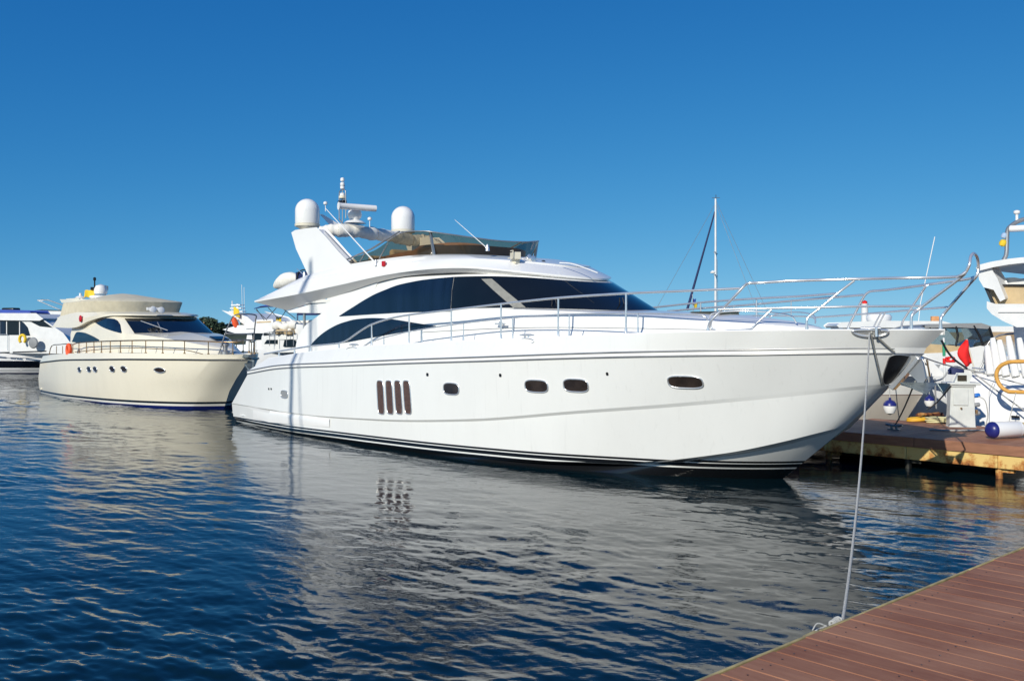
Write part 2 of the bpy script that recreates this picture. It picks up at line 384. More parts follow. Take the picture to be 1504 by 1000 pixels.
# ------------------------------------------------------------------ water
def make_water():
    rs = np.concatenate([np.geomspace(1.6, 90, 820), np.geomspace(92, 7000, 60)[0:]])
    fine = np.linspace(R(-42), R(42), 1000); rest = np.linspace(R(42), R(318), 120)[1:-1]
    an = np.concatenate([fine, rest]); nr, na = len(rs), len(an)
    Rr, A = np.meshgrid(rs, an, indexing='ij')
    X = Rr*np.sin(A); Y = Rr*np.cos(A); Z = np.zeros_like(X)
    rng = np.random.default_rng(11)
    sp = np.gradient(rs)[:, None]*np.ones_like(X)
    # calm lee near the hulls, livelier ripples towards the near quay
    def gust(x, y):
        g = np.zeros_like(x)
        for k in range(9):
            a = rng.uniform(0, 6.28); l = rng.uniform(3., 11); g += np.sin((x*np.cos(a)+y*np.sin(a))*6.283/l+rng.uniform(0, 6.28))
        return np.clip(.78+.23*g/1.6, .3, 1.5)
    G = gust(X, Y)
    near = 1/(1+np.exp((Rr-12.5)/2.6))
    left = 1/(1+np.exp((X+6.5)/1.2))
    for k in range(150):
        j5 = k % 5
        lam = rng.uniform(.10, .26) if j5 < 3 else (rng.uniform(.30, .75) if j5 == 3 else rng.uniform(.8, 2.4)); kk = 6.283/lam
        a = R(rng.normal(233, 17)) if k % 3 else R(rng.normal(275, 28))
        s_ = rng.uniform(.5, 1)*(.022 if j5 < 3 else .020 if j5 == 3 else .013)
        wx = X+.10*np.sin(Y*1.4+k)+.04*np.sin(X*2.9+k*2); wy = Y+.10*np.sin(X*1.1+k*1.7)+.03*np.sin(X*4.1+k)
        fade = np.clip(lam/(1.9*sp), 0, 1)**2
        ph = kk*(wx*np.cos(a)+wy*np.sin(a))+rng.uniform(0, 6.28)
        amp = s_/kk
        l_ = rng.uniform(1.2, 5.); grp = .5+.5*np.sin((X*np.cos(k*1.9)+Y*np.sin(k*1.9))*6.283/l_+k)
        loc_ = (.14+.90*near+.66*left) if lam < .8 else (.20+.45*near+.35*left)
        Z += amp*fade*loc_*G*grp*1.6*(np.sin(ph)+.3*np.cos(2*ph))
    Z *= np.clip((200-Rr)/150, 0, 1)
    co = np.stack([X, Y, Z], -1).reshape(-1, 3)
    co = np.vstack([co, [[0, 0, 0]]])
    i = np.arange(nr-1)[:, None]*na; j = np.arange(na)[None, :]; j2 = (j+1) % na
    q = np.stack([i+j, i+j2, i+na+j2, i+na+j], -1).reshape(-1, 4)[:, ::-1]
    t = np.array([[nr*na, (b+1) % na, b] for b in range(na)])[:, ::-1]
    me = bpy.data.meshes.new('water')
    me.vertices.add(len(co)); me.vertices.foreach_set('co', co.astype(np.float32).ravel())
    nl = q.size+t.size; me.loops.add(nl)
    me.loops.foreach_set('vertex_index', np.concatenate([q.ravel(), t.ravel()]).astype(np.int32))
    me.polygons.add(len(q)+len(t))
    ls = np.concatenate([np.arange(len(q))*4, len(q)*4+np.arange(len(t))*3]).astype(np.int32)
    me.polygons.foreach_set('loop_start', ls)
    me.update(calc_edges=True); me.validate()
    me.polygons.foreach_set('use_smooth', [True]*len(me.polygons))
    o = bpy.data.objects.new('water', me); C.objects.link(o)
    m, nt, b = newmat('harbour_water'); L = nt.links.new
    b.inputs['Base Color'].default_value = (.0018, .011, .017, 1)
    b.inputs['Roughness'].default_value = .015; b.inputs['IOR'].default_value = 1.39
    tc = nt.nodes.new('ShaderNodeTexCoord')
    hs = []
    for sc_, st, w_ in ((3.2, (1, 1.9, 1), 1.), (9., (1, 1.7, 1), .42), (24, (1, 1.4, 1), .13)):
        mp = nt.nodes.new('ShaderNodeMapping'); mp.inputs['Scale'].default_value = st; mp.inputs['Rotation'].default_value = (0, 0, R(12+sc_))
        L(tc.outputs['Object'], mp.inputs[0])
        n = nt.nodes.new('ShaderNodeTexNoise'); n.inputs['Scale'].default_value = sc_; n.inputs['Detail'].default_value = 3; n.inputs['Distortion'].default_value = .6
        L(mp.outputs[0], n.inputs['Vector'])
        mu = nt.nodes.new('ShaderNodeMath'); mu.operation = 'MULTIPLY'; mu.inputs[1].default_value = w_; L(n.outputs[0], mu.inputs[0]); hs.append(mu)
    a1 = nt.nodes.new('ShaderNodeMath'); L(hs[0].outputs[0], a1.inputs[0]); L(hs[1].outputs[0], a1.inputs[1])
    a2 = nt.nodes.new('ShaderNodeMath'); L(a1.outputs[0], a2.inputs[0]); L(hs[2].outputs[0], a2.inputs[1])
    bp = nt.nodes.new('ShaderNodeBump'); bp.inputs['Strength'].default_value = .55; bp.inputs['Distance'].default_value = .008
    # patches of cat's paws: bump strength varies over metres
    n = nt.nodes.new('ShaderNodeTexNoise'); n.inputs['Scale'].default_value = .22; n.inputs['Detail'].default_value = 3; L(tc.outputs['Object'], n.inputs['Vector'])
    mr = nt.nodes.new('ShaderNodeMapRange'); mr.inputs['From Min'].default_value = .35; mr.inputs['From Max'].default_value = .65
    mr.inputs['To Min'].default_value = .18; mr.inputs['To Max'].default_value = .75; L(n.outputs[0], mr.inputs[0]); L(mr.outputs[0], bp.inputs['Strength'])
    L(a2.outputs[0], bp.inputs['Height']); L(bp.outputs[0], b.inputs['Normal'])
    me.materials.append(m); tag(o, kind='structure')
make_water()

# ------------------------------------------------------------------ docks
def plankmat(name, a, b_, scale=1.):
    m, nt, b = newmat(name); L = nt.links.new
    tc = nt.nodes.new('ShaderNodeTexCoord'); sp = nt.nodes.new('ShaderNodeSeparateXYZ'); L(tc.outputs['Object'], sp.inputs[0])
    dv = nt.nodes.new('ShaderNodeMath'); dv.operation = 'DIVIDE'; dv.inputs[1].default_value = .193; L(sp.outputs[0], dv.inputs[0])
    fl = nt.nodes.new('ShaderNodeMath'); fl.operation = 'FLOOR'; L(dv.outputs[0], fl.inputs[0])
    wnz = nt.nodes.new('ShaderNodeTexWhiteNoise'); wnz.noise_dimensions = '1D'; L(fl.outputs[0], wnz.inputs['W'])
    mp = nt.nodes.new('ShaderNodeMapping'); mp.inputs['Scale'].default_value = (14, 1.2, 1); L(tc.outputs['Object'], mp.inputs[0])
    n = nt.nodes.new('ShaderNodeTexNoise'); n.inputs['Scale'].default_value = 2; n.inputs['Detail'].default_value = 8; n.inputs['Roughness'].default_value = .7; L(mp.outputs[0], n.inputs['Vector'])
    n2 = nt.nodes.new('ShaderNodeTexNoise'); n2.inputs['Scale'].default_value = 1.6; n2.inputs['Detail'].default_value = 6; L(tc.outputs['Object'], n2.inputs['Vector'])
    ad = nt.nodes.new('ShaderNodeMath'); ad.operation = 'MULTIPLY_ADD'; ad.inputs[1].default_value = .35; L(wnz.outputs[0], ad.inputs[0]); L(n.outputs[0], ad.inputs[2])
    ad2 = nt.nodes.new('ShaderNodeMath'); ad2.operation = 'MULTIPLY_ADD'; ad2.inputs[1].default_value = 1.15; L(n2.outputs[0], ad2.inputs[0]); L(ad.outputs[0], ad2.inputs[2])
    r = nt.nodes.new('ShaderNodeValToRGB'); r.color_ramp.elements[0].position = .7; r.color_ramp.elements[1].position = 1.45
    mr = nt.nodes.new('ShaderNodeMapRange'); mr.inputs['From Min'].default_value = .95; mr.inputs['From Max'].default_value = 1.5; L(ad2.outputs[0], mr.inputs[0])
    r.color_ramp.elements[0].position = 0; r.color_ramp.elements[1].position = 1
    r.color_ramp.elements[0].color = (*a, 1); r.color_ramp.elements[1].color = (*b_, 1); L(mr.outputs[0], r.inputs[0]); L(r.outputs[0], b.inputs['Base Color'])
    b.inputs['Roughness'].default_value = .62
    bp = nt.nodes.new('ShaderNodeBump'); bp.inputs['Strength'].default_value = .35; bp.inputs['Distance'].default_value = .004; L(n.outputs[0], bp.inputs['Height']); L(bp.outputs[0], b.inputs['Normal'])
    return m
M['plank'] = plankmat('composite_deck_plank', (.25, .094, .042), (.375, .172, .090))
M['groove'] = mat('plank_groove', (.12, .04, .02), .8, var=.3, scale=8)
M['fascia'] = mat('brown_fascia_board', (.26, .12, .07), .6, var=.2, scale=3, stretch=(1, 1, 6))
def rustmat():
    m, nt, b = newmat('rusty_yellow_beam'); L = nt.links.new
    tc = nt.nodes.new('ShaderNodeTexCoord')
    n = nt.nodes.new('ShaderNodeTexNoise'); n.inputs['Scale'].default_value = 3.2; n.inputs['Detail'].default_value = 9; n.inputs['Roughness'].default_value = .7; L(tc.outputs['Object'], n.inputs['Vector'])
    sp = nt.nodes.new('ShaderNodeSeparateXYZ'); L(tc.outputs['Object'], sp.inputs[0])
    z = nt.nodes.new('ShaderNodeMapRange'); z.inputs['From Min'].default_value = .12; z.inputs['From Max'].default_value = .42; z.inputs['To Min'].default_value = .16; z.inputs['To Max'].default_value = -.06; L(sp.outputs[2], z.inputs[0])
    ad = nt.nodes.new('ShaderNodeMath'); L(n.outputs[0], ad.inputs[0]); L(z.outputs[0], ad.inputs[1])
    r = nt.nodes.new('ShaderNodeValToRGB'); e = r.color_ramp.elements
    e[0].position = .50; e[0].color = (.66, .47, .17, 1); e[1].position = .70; e[1].color = (.10, .025, .008, 1)
    q = e.new(.60); q.color = (.42, .17, .04, 1); L(ad.outputs[0], r.inputs[0]); L(r.outputs[0], b.inputs['Base Color'])
    b.inputs['Roughness'].default_value = .7
    return m
M['rust'] = rustmat()
M['float'] = mat('slimy_pontoon', (.02, .02, .016), .6, var=.5, scale=4)
M['edge'] = mat('ochre_edge_trim', (.42, .33, .14), .6, var=.35, scale=7)

PH = .6                                             # deck height of the pontoons
def plank_deck(mb, x0, x1, y0, y1, zt, pw=.193, gap=.005, th=.03, ext=0):
    n = int(round((x1-x0)/pw))
    for i in range(n):
        a = x0+i*pw+gap/2; b = a+pw-gap; c_ = .004; j = random.uniform(-.012, .012) if ext else 0
        dz = random.uniform(-.0015, .0015)
        prof = [(a, zt-th), (a, zt-c_+dz), (a+c_, zt+dz), (b-c_, zt+dz), (b, zt-c_+dz), (b, zt-th)]
        vs = [(x, y0, z) for x, z in prof]+[(x, y1+j, z) for x, z in prof]
        k = len(prof)
        mb.add(vs, [tuple(range(k)), tuple(range(2*k-1, k-1, -1))]+[(q, (q+1) % k, k+(q+1) % k, k+q) for q in range(k)])
# near quay, planks square to its edge; runs from under the photographer to the right
DQ = Frame(0, 0, math.atan2(PT[1], PT[0]))
def near_quay():
    e0 = DQ.onZ(1020, 1000, PH); e1 = DQ.onZ(1504, 803, PH); ye = (e0[1]+e1[1])/2
    t = thing('near_pontoon', 'reddish brown planked pontoon in the foreground corner, ochre edge trim', 'pontoon', (0, 0, 0), DQ.th)
    mb = MB(); plank_deck(mb, -5, 30, ye-7, ye-.02, PH, ext=1); mb.build('decking', M['plank'], t, sharp=20)
    mb = MB(); mb.box((12.5, ye-3.5, PH-.045), (35, 6.98, .03)); mb.build('sub_deck', M['groove'], t)
    mb = MB(); x = -5
    while x < 30:
        l = random.uniform(1.6, 3.2); mb.box((x+l/2, ye+.004+random.uniform(-.004, .004), PH-.021), (l-.006, .022, .042)); x += l
    mb.build('edge_trim', M['edge'], t, bevel=.004)
    mb = MB(); mb.box((12.5, ye-.05, PH-.16), (35, .06, .20)); mb.build('fascia', M['fascia'], t)
    mb = MB()
    for i in range(10): mb.box((-4+i*3.6, ye-3.6, .12), (2.8, 6.4, .62))
    mb.build('float', M['float'], t, bevel=.03)
    mb = MB()
    n = int(35/.193)
    for i in range(n):
        x = -5+(i+.5)*.193
        if x > 16: break
        for yy in (ye-.14, ye-.75, ye-1.36, ye-1.97, ye-2.6):
            for dx in ((-.05, .05) if i % 2 else (0,)):
                mb.lathe([(0.0062, 0), (.0062, .0022)], (x+dx+random.uniform(-.004, .004), yy+random.uniform(-.01, .01), PH), 8)
    o = mb.build('screw_heads', M['black'], t); o['kind'] = 'stuff'
    # shackle and splice on the quay edge where the long line ends
    q = DQ.onZ(1243, 912, PH-.02)
    s = thing('mooring_eye', 'rusty mooring eye with a frayed rope splice on the near pontoon edge', 'mooring eye', DQ.world(q[0], ye+.02, 0), DQ.th)
    mb = MB(); mb.tube([(.06*math.cos(a), .045+.045*math.sin(a), PH-.05) for a in np.linspace(0, 6.2, 16)], .011, 8, closed=True); mb.box((0, 0, PH-.06), (.14, .03, .07)); mb.build('eye_plate', M['brass'], s, bevel=.004)
    mb = MB()
    for k in range(6):
        a0 = k*.7; cx = -.05-.020*k; r_ = .023-.002*k
        mb.tube([(cx+.004*i, .03+r_*math.cos(a0+i*.78), PH-.014+r_*math.sin(a0+i*.78)) for i in range(9)], .0095, 6)
    mb.tube(crom([(-.2, .03, PH-.02), (-.27, .05, PH-.03), (-.33, .03, PH-.02), (-.36, .06, PH-.05)], 4), .006, 5); mb.tube(crom([(-.2, .03, PH-.02), (-.25, .07, PH-.0), (-.30, .08, PH-.04)], 4), .005, 5)
    mb.build('splice', M['rope'], s)
    mb = MB(); mb.box((-.42, .02, PH-.045), (.16, .04, .05), rz=.05); mb.build('timber_chock', M['edge'], s, bevel=.006)
    return DQ.world(q[0]-.02, ye+.03, PH-.03)
LINE_END = near_quay()

Y = Frame(4.747, 16.70)
def far_quay():
    a = Y.onZ(1235, 633, PH); b = Y.onZ(1504, 656, PH); ye = (a[1]+b[1])/2; xs = a[0]-.9
    t = thing('far_pontoon', 'brown planked pontoon on a rusty yellow steel beam beyond the yacht bow', 'pontoon', Y.world(0, 0), TH)
    mb = MB(); plank_deck(mb, xs, xs+19, ye, ye+3.1, PH); mb.build('decking', M['plank'], t, sharp=20)
    mb = MB(); mb.box((xs+9.5, ye+1.56, PH-.047), (19, 3.0, .03)); mb.build('sub_deck', M['groove'], t)
    mb = MB()
    x = xs
    while x < xs+19: mb.box((x+1.2, ye-.025, PH-.09), (2.39, .045, .18)); x += 2.4
    mb.build('fascia', M['fascia'], t, bevel=.006)
    mb = MB(); mb.box((xs+9.5, ye+.01, PH-.30), (19, .05, .235))
    for i in range(12):
        x = xs+.6+i*1.63; mb.box((x, ye-.03, PH-.30), (.05, .06, .22))
    mb.build('beam', M['rust'], t, bevel=.008)
    for i in range(12):
        mb = MB(); x = xs+.6+i*1.63; mb.tube([(x, ye+.08, PH-.40), (x+.02, ye+.1, -.4)], .06, 10)
        mb.box((x+.1, ye+.12, .16), (.3, .1, .1))
        mb.build('pile_stub', M['float'] if i % 2 else M['rust'], t)
    mb = MB()
    for i in range(5): mb.box((xs+1.9+i*3.9, ye+1.9, .06), (3.1, 1.9, .6))
    mb.build('float', M['float'], t, bevel=.05)
    mb = MB(); mb.prism([(xs-1.2, PH-.03), (xs, PH-.03), (xs, PH-.42), (xs-1.0, PH-.42)], ye+.03, ye+3.0); mb.build('end_plate', M['fascia'], t)
    return ye, xs
YE, QXS = far_quay()
# ------------------------------------------------------------------ the big white yacht
yt = thing('motor_yacht', 'large white motor yacht with dark arched windows and long steel bow rail', 'yacht', (Y.o[0], Y.o[1], 0), TH)
SHEER = [(-14.05, 2.42, 1.84), (-11.7, 2.52, 2.06), (-8.8, 2.57, 2.25), (-6.7, 2.55, 2.34), (-4.6, 2.47, 2.42), (-3, 2.32, 2.48), (-1.5, 2.12, 2.54), (0, 1.80, 2.58), (1, 1.38, 2.595), (1.8, .93, 2.60), (2.3, .55, 2.60), (2.6, .28, 2.60), (2.81, 0, 2.60)]
RUB = [(-15.0, 2.50, 1.45), (-13, 2.62, 1.66), (-10.2, 2.69, 1.80), (-7.5, 2.69, 1.93), (-5.2, 2.6, 2.03), (-2, 2.2, 2.17), (.2, 1.62, 2.24), (1.3, 1.06, 2.27), (1.95, .61, 2.28), (2.3, .29, 2.275), (2.47, 0, 2.27)]
rows_c = [
    [(-16.1, 1.9, -.7), (-10, 2.2, -.7), (-5, 1.6, -.7), (-2.5, .7, -.7), (-.85, 0, -.7)],
    [(-16.35, 2.15, 0), (-11.6, 2.62, 0), (-7.5, 2.58, 0), (-3.83, 2.15, 0), (-1.97, 1.45, 0), (-.94, .84, 0), (-.35, .36, 0), (0, 0, 0)],
    [(-16.35, 2.2, .08), (-11.6, 2.66, .05), (-7.5, 2.62, .05), (-4.5, 2.22, .05), (-1.9, 1.42, .19), (-.4, .98, .455), (.48, .63, .695), (.9, .37, .85), (1.07, .15, .92), (1.16, 0, .97)],
    [(-16.35, 2.25, .12), (-11.6, 2.68, .08), (-7.5, 2.64, .08), (-4.5, 2.38, .12), (-1.9, 1.68, .26), (-.4, 1.20, .51), (.5, .84, .755), (.92, .55, .90), (1.13, .28, .98), (1.21, 0, 1.02)],
    [(-16.3, 2.32, .5), (-12, 2.66, .50), (-8.5, 2.68, .59), (-5.4, 2.53, .79), (-2.9, 2.16, 1.08), (-.95, 1.66, 1.30), (.65, 1.05, 1.51), (1.25, .72, 1.60), (1.65, .40, 1.655), (1.84, .18, 1.67), (1.9, 0, 1.68)],
    [(-16.25, 2.345, .53), (-12, 2.69, .53), (-8.5, 2.715, .63), (-5.4, 2.57, .84), (-2.9, 2.205, 1.135), (-.95, 1.705, 1.36), (.65, 1.085, 1.57), (1.3, .73, 1.66), (1.72, .41, 1.72), (1.92, .18, 1.74), (1.97, 0, 1.745)],
    [(x, y, z-.055) for x, y, z in RUB],
    [(x+.05, y-.0, z+.055) for x, y, z in RUB],
    SHEER,
]
hm, hrows = hull_mesh(rows_c, 110, crease=True)
hull = hm.build('hull', M['hull'], yt, sharp=24)
HB = hm.bvh()
ysh = pchip([p[0] for p in SHEER], [p[1] for p in SHEER]); zsh = pchip([p[0] for p in SHEER], [p[2] for p in SHEER])
# deck with a rounded capping along the sheer
sh = longi(SHEER, 110)
mb = MB()
ins = [(x, max(y-.09, 0), z-.0) for x, y, z in sh]; dk = [(x, max(y-.10, 0), z-.07) for x, y, z in sh]
mb.grid([[(x, -y, z) for x, y, z in dk], [(x, -y*.5, z+.02) for x, y, z in dk], [(x, 0, z+.03) for x, y, z in dk], [(x, y*.5, z+.02) for x, y, z in dk], [(x, y, z) for x, y, z in dk]])
mb.build('deck', M['deck'], yt)
mb = MB()
for s in (-1, 1): mb.grid([[(x, s*y, z) for x, y, z in sh], [(x, s*(y-.01 if y > .02 else 0), z+.018) for x, y, z in sh], [(x, s*max(y-.075, 0), z+.02) for x, y, z in sh], [(x, s*max(y-.10, 0), z-.07) for x, y, z in sh]])
mb.build('bulwark_cap', M['white'], yt, sharp=50)
# rubbing strake: two steel beads on a dark strip
rb = longi(RUB, 110); st_, bead = MB(), MB()
for s in (-1, 1):
    st_.grid([[(x, s*(y+.004), z-.05) for x, y, z in rb[:-1]], [(x, s*(y+.014), z-.02) for x, y, z in rb[:-1]], [(x, s*(y+.014), z+.02) for x, y, z in rb[:-1]], [(x, s*(y+.004), z+.05) for x, y, z in rb[:-1]]])
    bead.tube([(x, s*(y+.020), z+.040) for x, y, z in rb], .016, 8); bead.tube([(x, s*(y+.016), z-.040) for x, y, z in rb], .014, 8)
st_.build('strake_strip', M['white'], yt); bead.build('strake_bead', M['dull_chrome'], yt, sharp=80)
# swim platform
mb = MB(); pl = [(-16.95, -1.85), (-16.75, -2.05), (-15.6, -2.32), (-15.0, -2.32), (-15.0, 2.32), (-15.6, 2.32), (-16.75, 2.05), (-16.95, 1.85)]
mb.prism(pl, .22, .50, 'z'); mb.build('swim_platform', M['white'], yt, bevel=.06)
# wedge where the topsides fair into the platform
mb = MB()
for s in (-1, 1): mb.grid([[(-15.9, s*2.33, .52), (-13.5, s*2.62, .50), (-10.5, s*2.69, .50)], [(-16.7, s*2.12, .44), (-13.5, s*2.68, .42), (-10.5, s*2.70, .45)], [(-16.7, s*2.10, .20), (-13.5, s*2.66, .2), (-10.5, s*2.69, .3)]])
mb.build('platform_fairing', M['white'], yt)
# ---- ports and vents in the topsides
def yport(px, py, wp, hp, p=3.2, skew=0., name='porthole', frame=True, glass='glass_brown', fr=.014, fm='chrome'):
    h = None; q = None
    yy = 2.4
    for _ in range(12):
        q = Y.onY(px, py, -yy); hit = HB.ray_cast(Vector((q[0], -9, q[2])), Vector((0, 1, 0)))
        if hit[0]: yy = -hit[0].y
    d = (Y.world(q[0], -yy)-Vector((0, 0, 0))).y
    sx = d/F0; # metres per pixel at that depth
    slope = (HB.ray_cast(Vector((q[0]+.2, -9, q[2])), Vector((0, 1, 0)))[0] or Vector((0, -yy, 0))).y+yy
    # pixel width to length along the hull: measure directly
    l = Y.onY(px-wp/2, py, -yy)[0]; r_ = Y.onY(px+wp/2, py, -yy)[0]
    k = 1/(1+0*slope)
    for s in (-1, 1):
        m_, rim = disc_patch(HB, stadium(q[0], q[2], (r_-l)*k, hp*sx, p=p, skew=skew*hp*sx), s, off=.008)
        if not m_: continue
        g = m_.build(name, M[glass], yt)
        if frame:
            t_ = MB(); t_.tube(rim, fr, 6, closed=True); t_.build('frame', M[fm], g, sharp=80)
    return q
for a in ((663, 571, 21, 17), (788, 567, 29, 18), (846, 566, 31, 19), (1006.5, 561, 41, 18)): yport(*a)
yport(418, 579, 11, 11, glass='grey')
for k in range(4):
    x0 = 557+k*13
    q = yport(x0+2.5, 583.5, 10, 49, p=4.5, skew=-.16, name='engine_vent', glass='vent', fr=.012)
for a in ((628, 550), (735, 551), (892, 549)): yport(a[0], a[1], 3.2, 5, name='drain_fitting', glass='black', frame=False)
yport(1202, 616, 5, 5, name='drain_fitting', glass='black', fr=.006)
for a in ((395, 571), (398.5, 571)): yport(a[0], a[1], 1.8, 3, name='drain_fitting', glass='black', frame=False)

# ---- trunk cabin / coachroof of the foredeck
T_bot = [(-7.8, 2.02, 2.22), (-5.4, 1.96, 2.36), (-4, 1.80, 2.42), (-2.2, 1.50, 2.46), (-.6, 1.08, 2.50), (.7, .52, 2.52), (1.15, 0, 2.52)]
T_edge = [(-7.8, 1.97, 3.02), (-5.4, 1.88, 3.02), (-4, 1.68, 2.98), (-2.3, 1.32, 2.88), (-.8, .88, 2.76), (.35, .40, 2.66), (.75, 0, 2.62)]
def col_at(a, b, f): return [tuple(a[i][j]*(1-f)+b[i][j]*f for j in range(3)) for i in range(len(a))]
T_sh = [(x-.06, y*.93, z+.03) for x, y, z in T_edge]
T_mid = [(-7.8, 1.0, 3.07), (-5.4, .98, 3.06), (-4.2, .9, 3.02), (-2.5, .7, 2.95), (-1, .5, 2.86), (.15, .22, 2.74), (.5, 0, 2.70)]
T_cl = [(-7.8, 0, 3.07), (-5.4, 0, 3.06), (-4.2, 0, 3.04), (-2.6, 0, 2.98), (-1, 0, 2.89), (.1, 0, 2.77), (.4, 0, 2.72)]
T_step = [(x+.02, y+.02, z*.42+zb[2]*.58) for (x, y, z), zb in zip(T_edge, T_bot)]
mb = MB(); mb.grid([around(c) for c in (T_bot, T_step, T_edge, T_sh, T_mid, T_cl)]); TB = mb.bvh()
mb.build('foredeck_trunk', M['white'], yt, sharp=30)
mb = MB(); mb.prism([(-1.75, -.32), (-1.1, -.30), (-1.1, .30), (-1.75, .32)], 2.88, 2.945, 'z'); mb.build('deck_hatch', M['smoke'], yt, bevel=.02)
# sun-pad rails low on the trunk
mb = MB()
for s in (-1, 1): mb.tube(crom([(-.9, s*.9, 2.80), (-.75, s*.98, 2.90), (-.2, s*.80, 2.93), (.35, s*.42, 2.86), (.45, s*.30, 2.72)], 6), .012, 8)
mb.build('grab_rail', M['chrome'], yt, sharp=80)

# ---- deckhouse
H_a = [(-13.4, 1.99, 1.9), (-10, 1.99, 1.9), (-7.2, 1.98, 1.9), (-5.4, 1.86, 2.0), (-4.1, 1.45, 2.2), (-3.1, .8, 2.3), (-2.8, 0, 2.3)]
H_b = [(-13.25, 1.985, 2.35)]+H_a[1:]; H_b = [(x, y, 2.35) for x, y, z in H_b]
H_c = [(-12.85, 1.98, 2.72)]+[(x, y-.005, 2.72) for x, y, z in H_a[1:]]
H_d = [(-12.0, 1.97, 3.05), (-9.4, 1.97, 3.05), (-7.2, 1.95, 3.05), (-5.5, 1.82, 3.05), (-4.3, 1.42, 3.02), (-3.38, .78, 2.985), (-3.05, 0, 2.97)]
H_t = [(-11.6, 1.90, 3.75), (-9.2, 1.90, 3.79), (-7.4, 1.88, 3.79), (-6.1, 1.72, 3.77), (-5.3, 1.32, 3.73), (-4.68, .72, 3.66), (-4.45, 0, 3.635)]
H_r = [(-11.5, 1.7, 3.9), (-9.2, 1.7, 3.95), (-7.5, 1.6, 3.95), (-6.7, 1.4, 3.93), (-6.1, 1.0, 3.88), (-5.6, .5, 3.80), (-5.5, 0, 3.78)]
H_m = col_at(H_d, H_t, .5); H_m = [(x, y+.02 if y > 0 else 0, z) for x, y, z in H_m]
mb = MB(); mb.grid([around(c, 10) for c in (H_a, H_b, H_c, H_d, H_m, H_t, H_r)]); HS = mb.bvh()
mb.build('deckhouse', M['white'], yt, sharp=30)
# aft bulkhead with glass doors
mb = MB(); mb.box((-10.6, 0, 2.6), (.06, 3.7, 1.9)); mb.build('saloon_door', M['glass_dark'], yt)
def XZ(px, py, y=1.96): q = Y.onY(px, py, -y); return (q[0], q[2])
def outline(pts, y=1.96): return [XZ(a, b, y) for a, b in pts]
up_top = outline([(500.5, 464), (511, 457), (522, 450), (536, 441), (552, 432), (568, 425), (583, 419), (602, 414.5), (621, 411), (642, 408.5), (662, 406.5)], 1.94)
up_bot = outline([(500.5, 464.6), (557, 461), (608, 458.5), (662, 457.5)], 1.97)
up_bot[-1] = (up_top[-1][0], up_bot[-1][1])
lo_top = outline([(456, 508), (464, 499), (474, 490), (486, 482), (498, 476), (510, 472), (522, 469), (546, 467), (570, 468), (588, 470.5), (606, 473.5), (625, 476.5), (640, 478.6)], 1.98)
lo_bot = outline([(456, 508.6), (498, 504.5), (546, 496), (594, 487.5), (640, 479.6)], 1.98)
for s in (-1, 1):
    m_ = skin_patch(HS, up_top, up_bot, s, 40, 8); g = m_.build('side_window', M['glass_blue'], yt, sharp=60)
    m_ = skin_patch(HS, lo_top, lo_bot, s, 40, 8); g = m_.build('galley_window', M['glass_blue'], yt, sharp=60)
# windscreen wrapping the front; starts at the vertical joint on the side
def glass_row(c, off):
    r = around(c, 16); n = len(r); o = []
    for i, p in enumerate(r):
        t_ = r[min(i+1, n-1)]-r[max(i-1, 0)]; nn = Vector((t_.y, -t_.x, 0)).normalized()
        if nn.dot(Vector((p.x+7, p.y*1.5, 0))) < 0: nn = -nn
        o.append(p+nn*off)
    return o
gb = col_at(H_d, H_t, .02); gt = col_at(H_d, H_t, .95)
gm = H_m
rows = [glass_row(c, .024) for c in (gb, gm, gt)]
keep = [i for i in range(len(rows[0])) if rows[2][i].x > -6.95]
XJ = up_top[-1][0]+.03
def cut(r):
    i0 = next(i for i, p in enumerate(r) if p.x > XJ); i1 = max(i for i, p in enumerate(r) if p.x > XJ)
    def at(a, b): t = (XJ-a.x)/(b.x-a.x); return a+(b-a)*t
    seg = [at(r[i0-1], r[i0])]+r[i0:i1+1]+[at(r[i1+1], r[i1])]
    n = 140; res = []; d = [0]
    for a, b in zip(seg, seg[1:]): d.append(d[-1]+(b-a).length)
    for j in range(n+1):
        s_ = d[-1]*j/n; i = min(int(np.searchsorted(d, s_, 'right'))-1, len(seg)-2); t = (s_-d[i])/(d[i+1]-d[i]); res.append(seg[i]+(seg[i+1]-seg[i])*t)
    return res
rows = [cut(r) for r in rows]
mb = MB(); mb.grid(rows); inner = [[p*1.0 for p in r] for r in rows]
WB = mb.bvh()
rim = rows[0]+[r[-1] for r in rows[1:]]+rows[-1][::-1][1:]+[r[0] for r in rows[::-1][1:-1]]
cen = Vector((-7, 0, 3.4)); mb.grid([rim+[rim[0]], [p+(cen-p).normalized()*.05 for p in rim+[rim[0]]]])
ws = mb.build('windscreen', M['glass_dark'], yt, sharp=60)
for s in (-1, 1):
    a = outline([(697, 404.5), (708, 404.5)], 1.86); b = outline([(750, 457), (764, 457)], 1.93)
    p_l = [a[0], b[0]]; p_r = [a[1], b[1]]
    mb = MB(); rows_ = []
    for j in range(13):
        t_ = .02+.96*j/12; row = []
        for i in range(4):
            u = i/3; x = (p_l[0][0]*(1-t_)+p_l[1][0]*t_)*(1-u)+(p_r[0][0]*(1-t_)+p_r[1][0]*t_)*u; z = (p_l[0][1]*(1-t_)+p_l[1][1]*t_)
            h = WB.ray_cast(Vector((x, s*9, z)), Vector((0, -s, 0)))
            if h[0]: row.append(h[0]+Vector((.004, s*.014, 0)))
        if len(row) == 4: rows_.append(row)
    mb.grid(rows_); mb.build('windscreen_pillar', M['pillar'], yt, sharp=80)
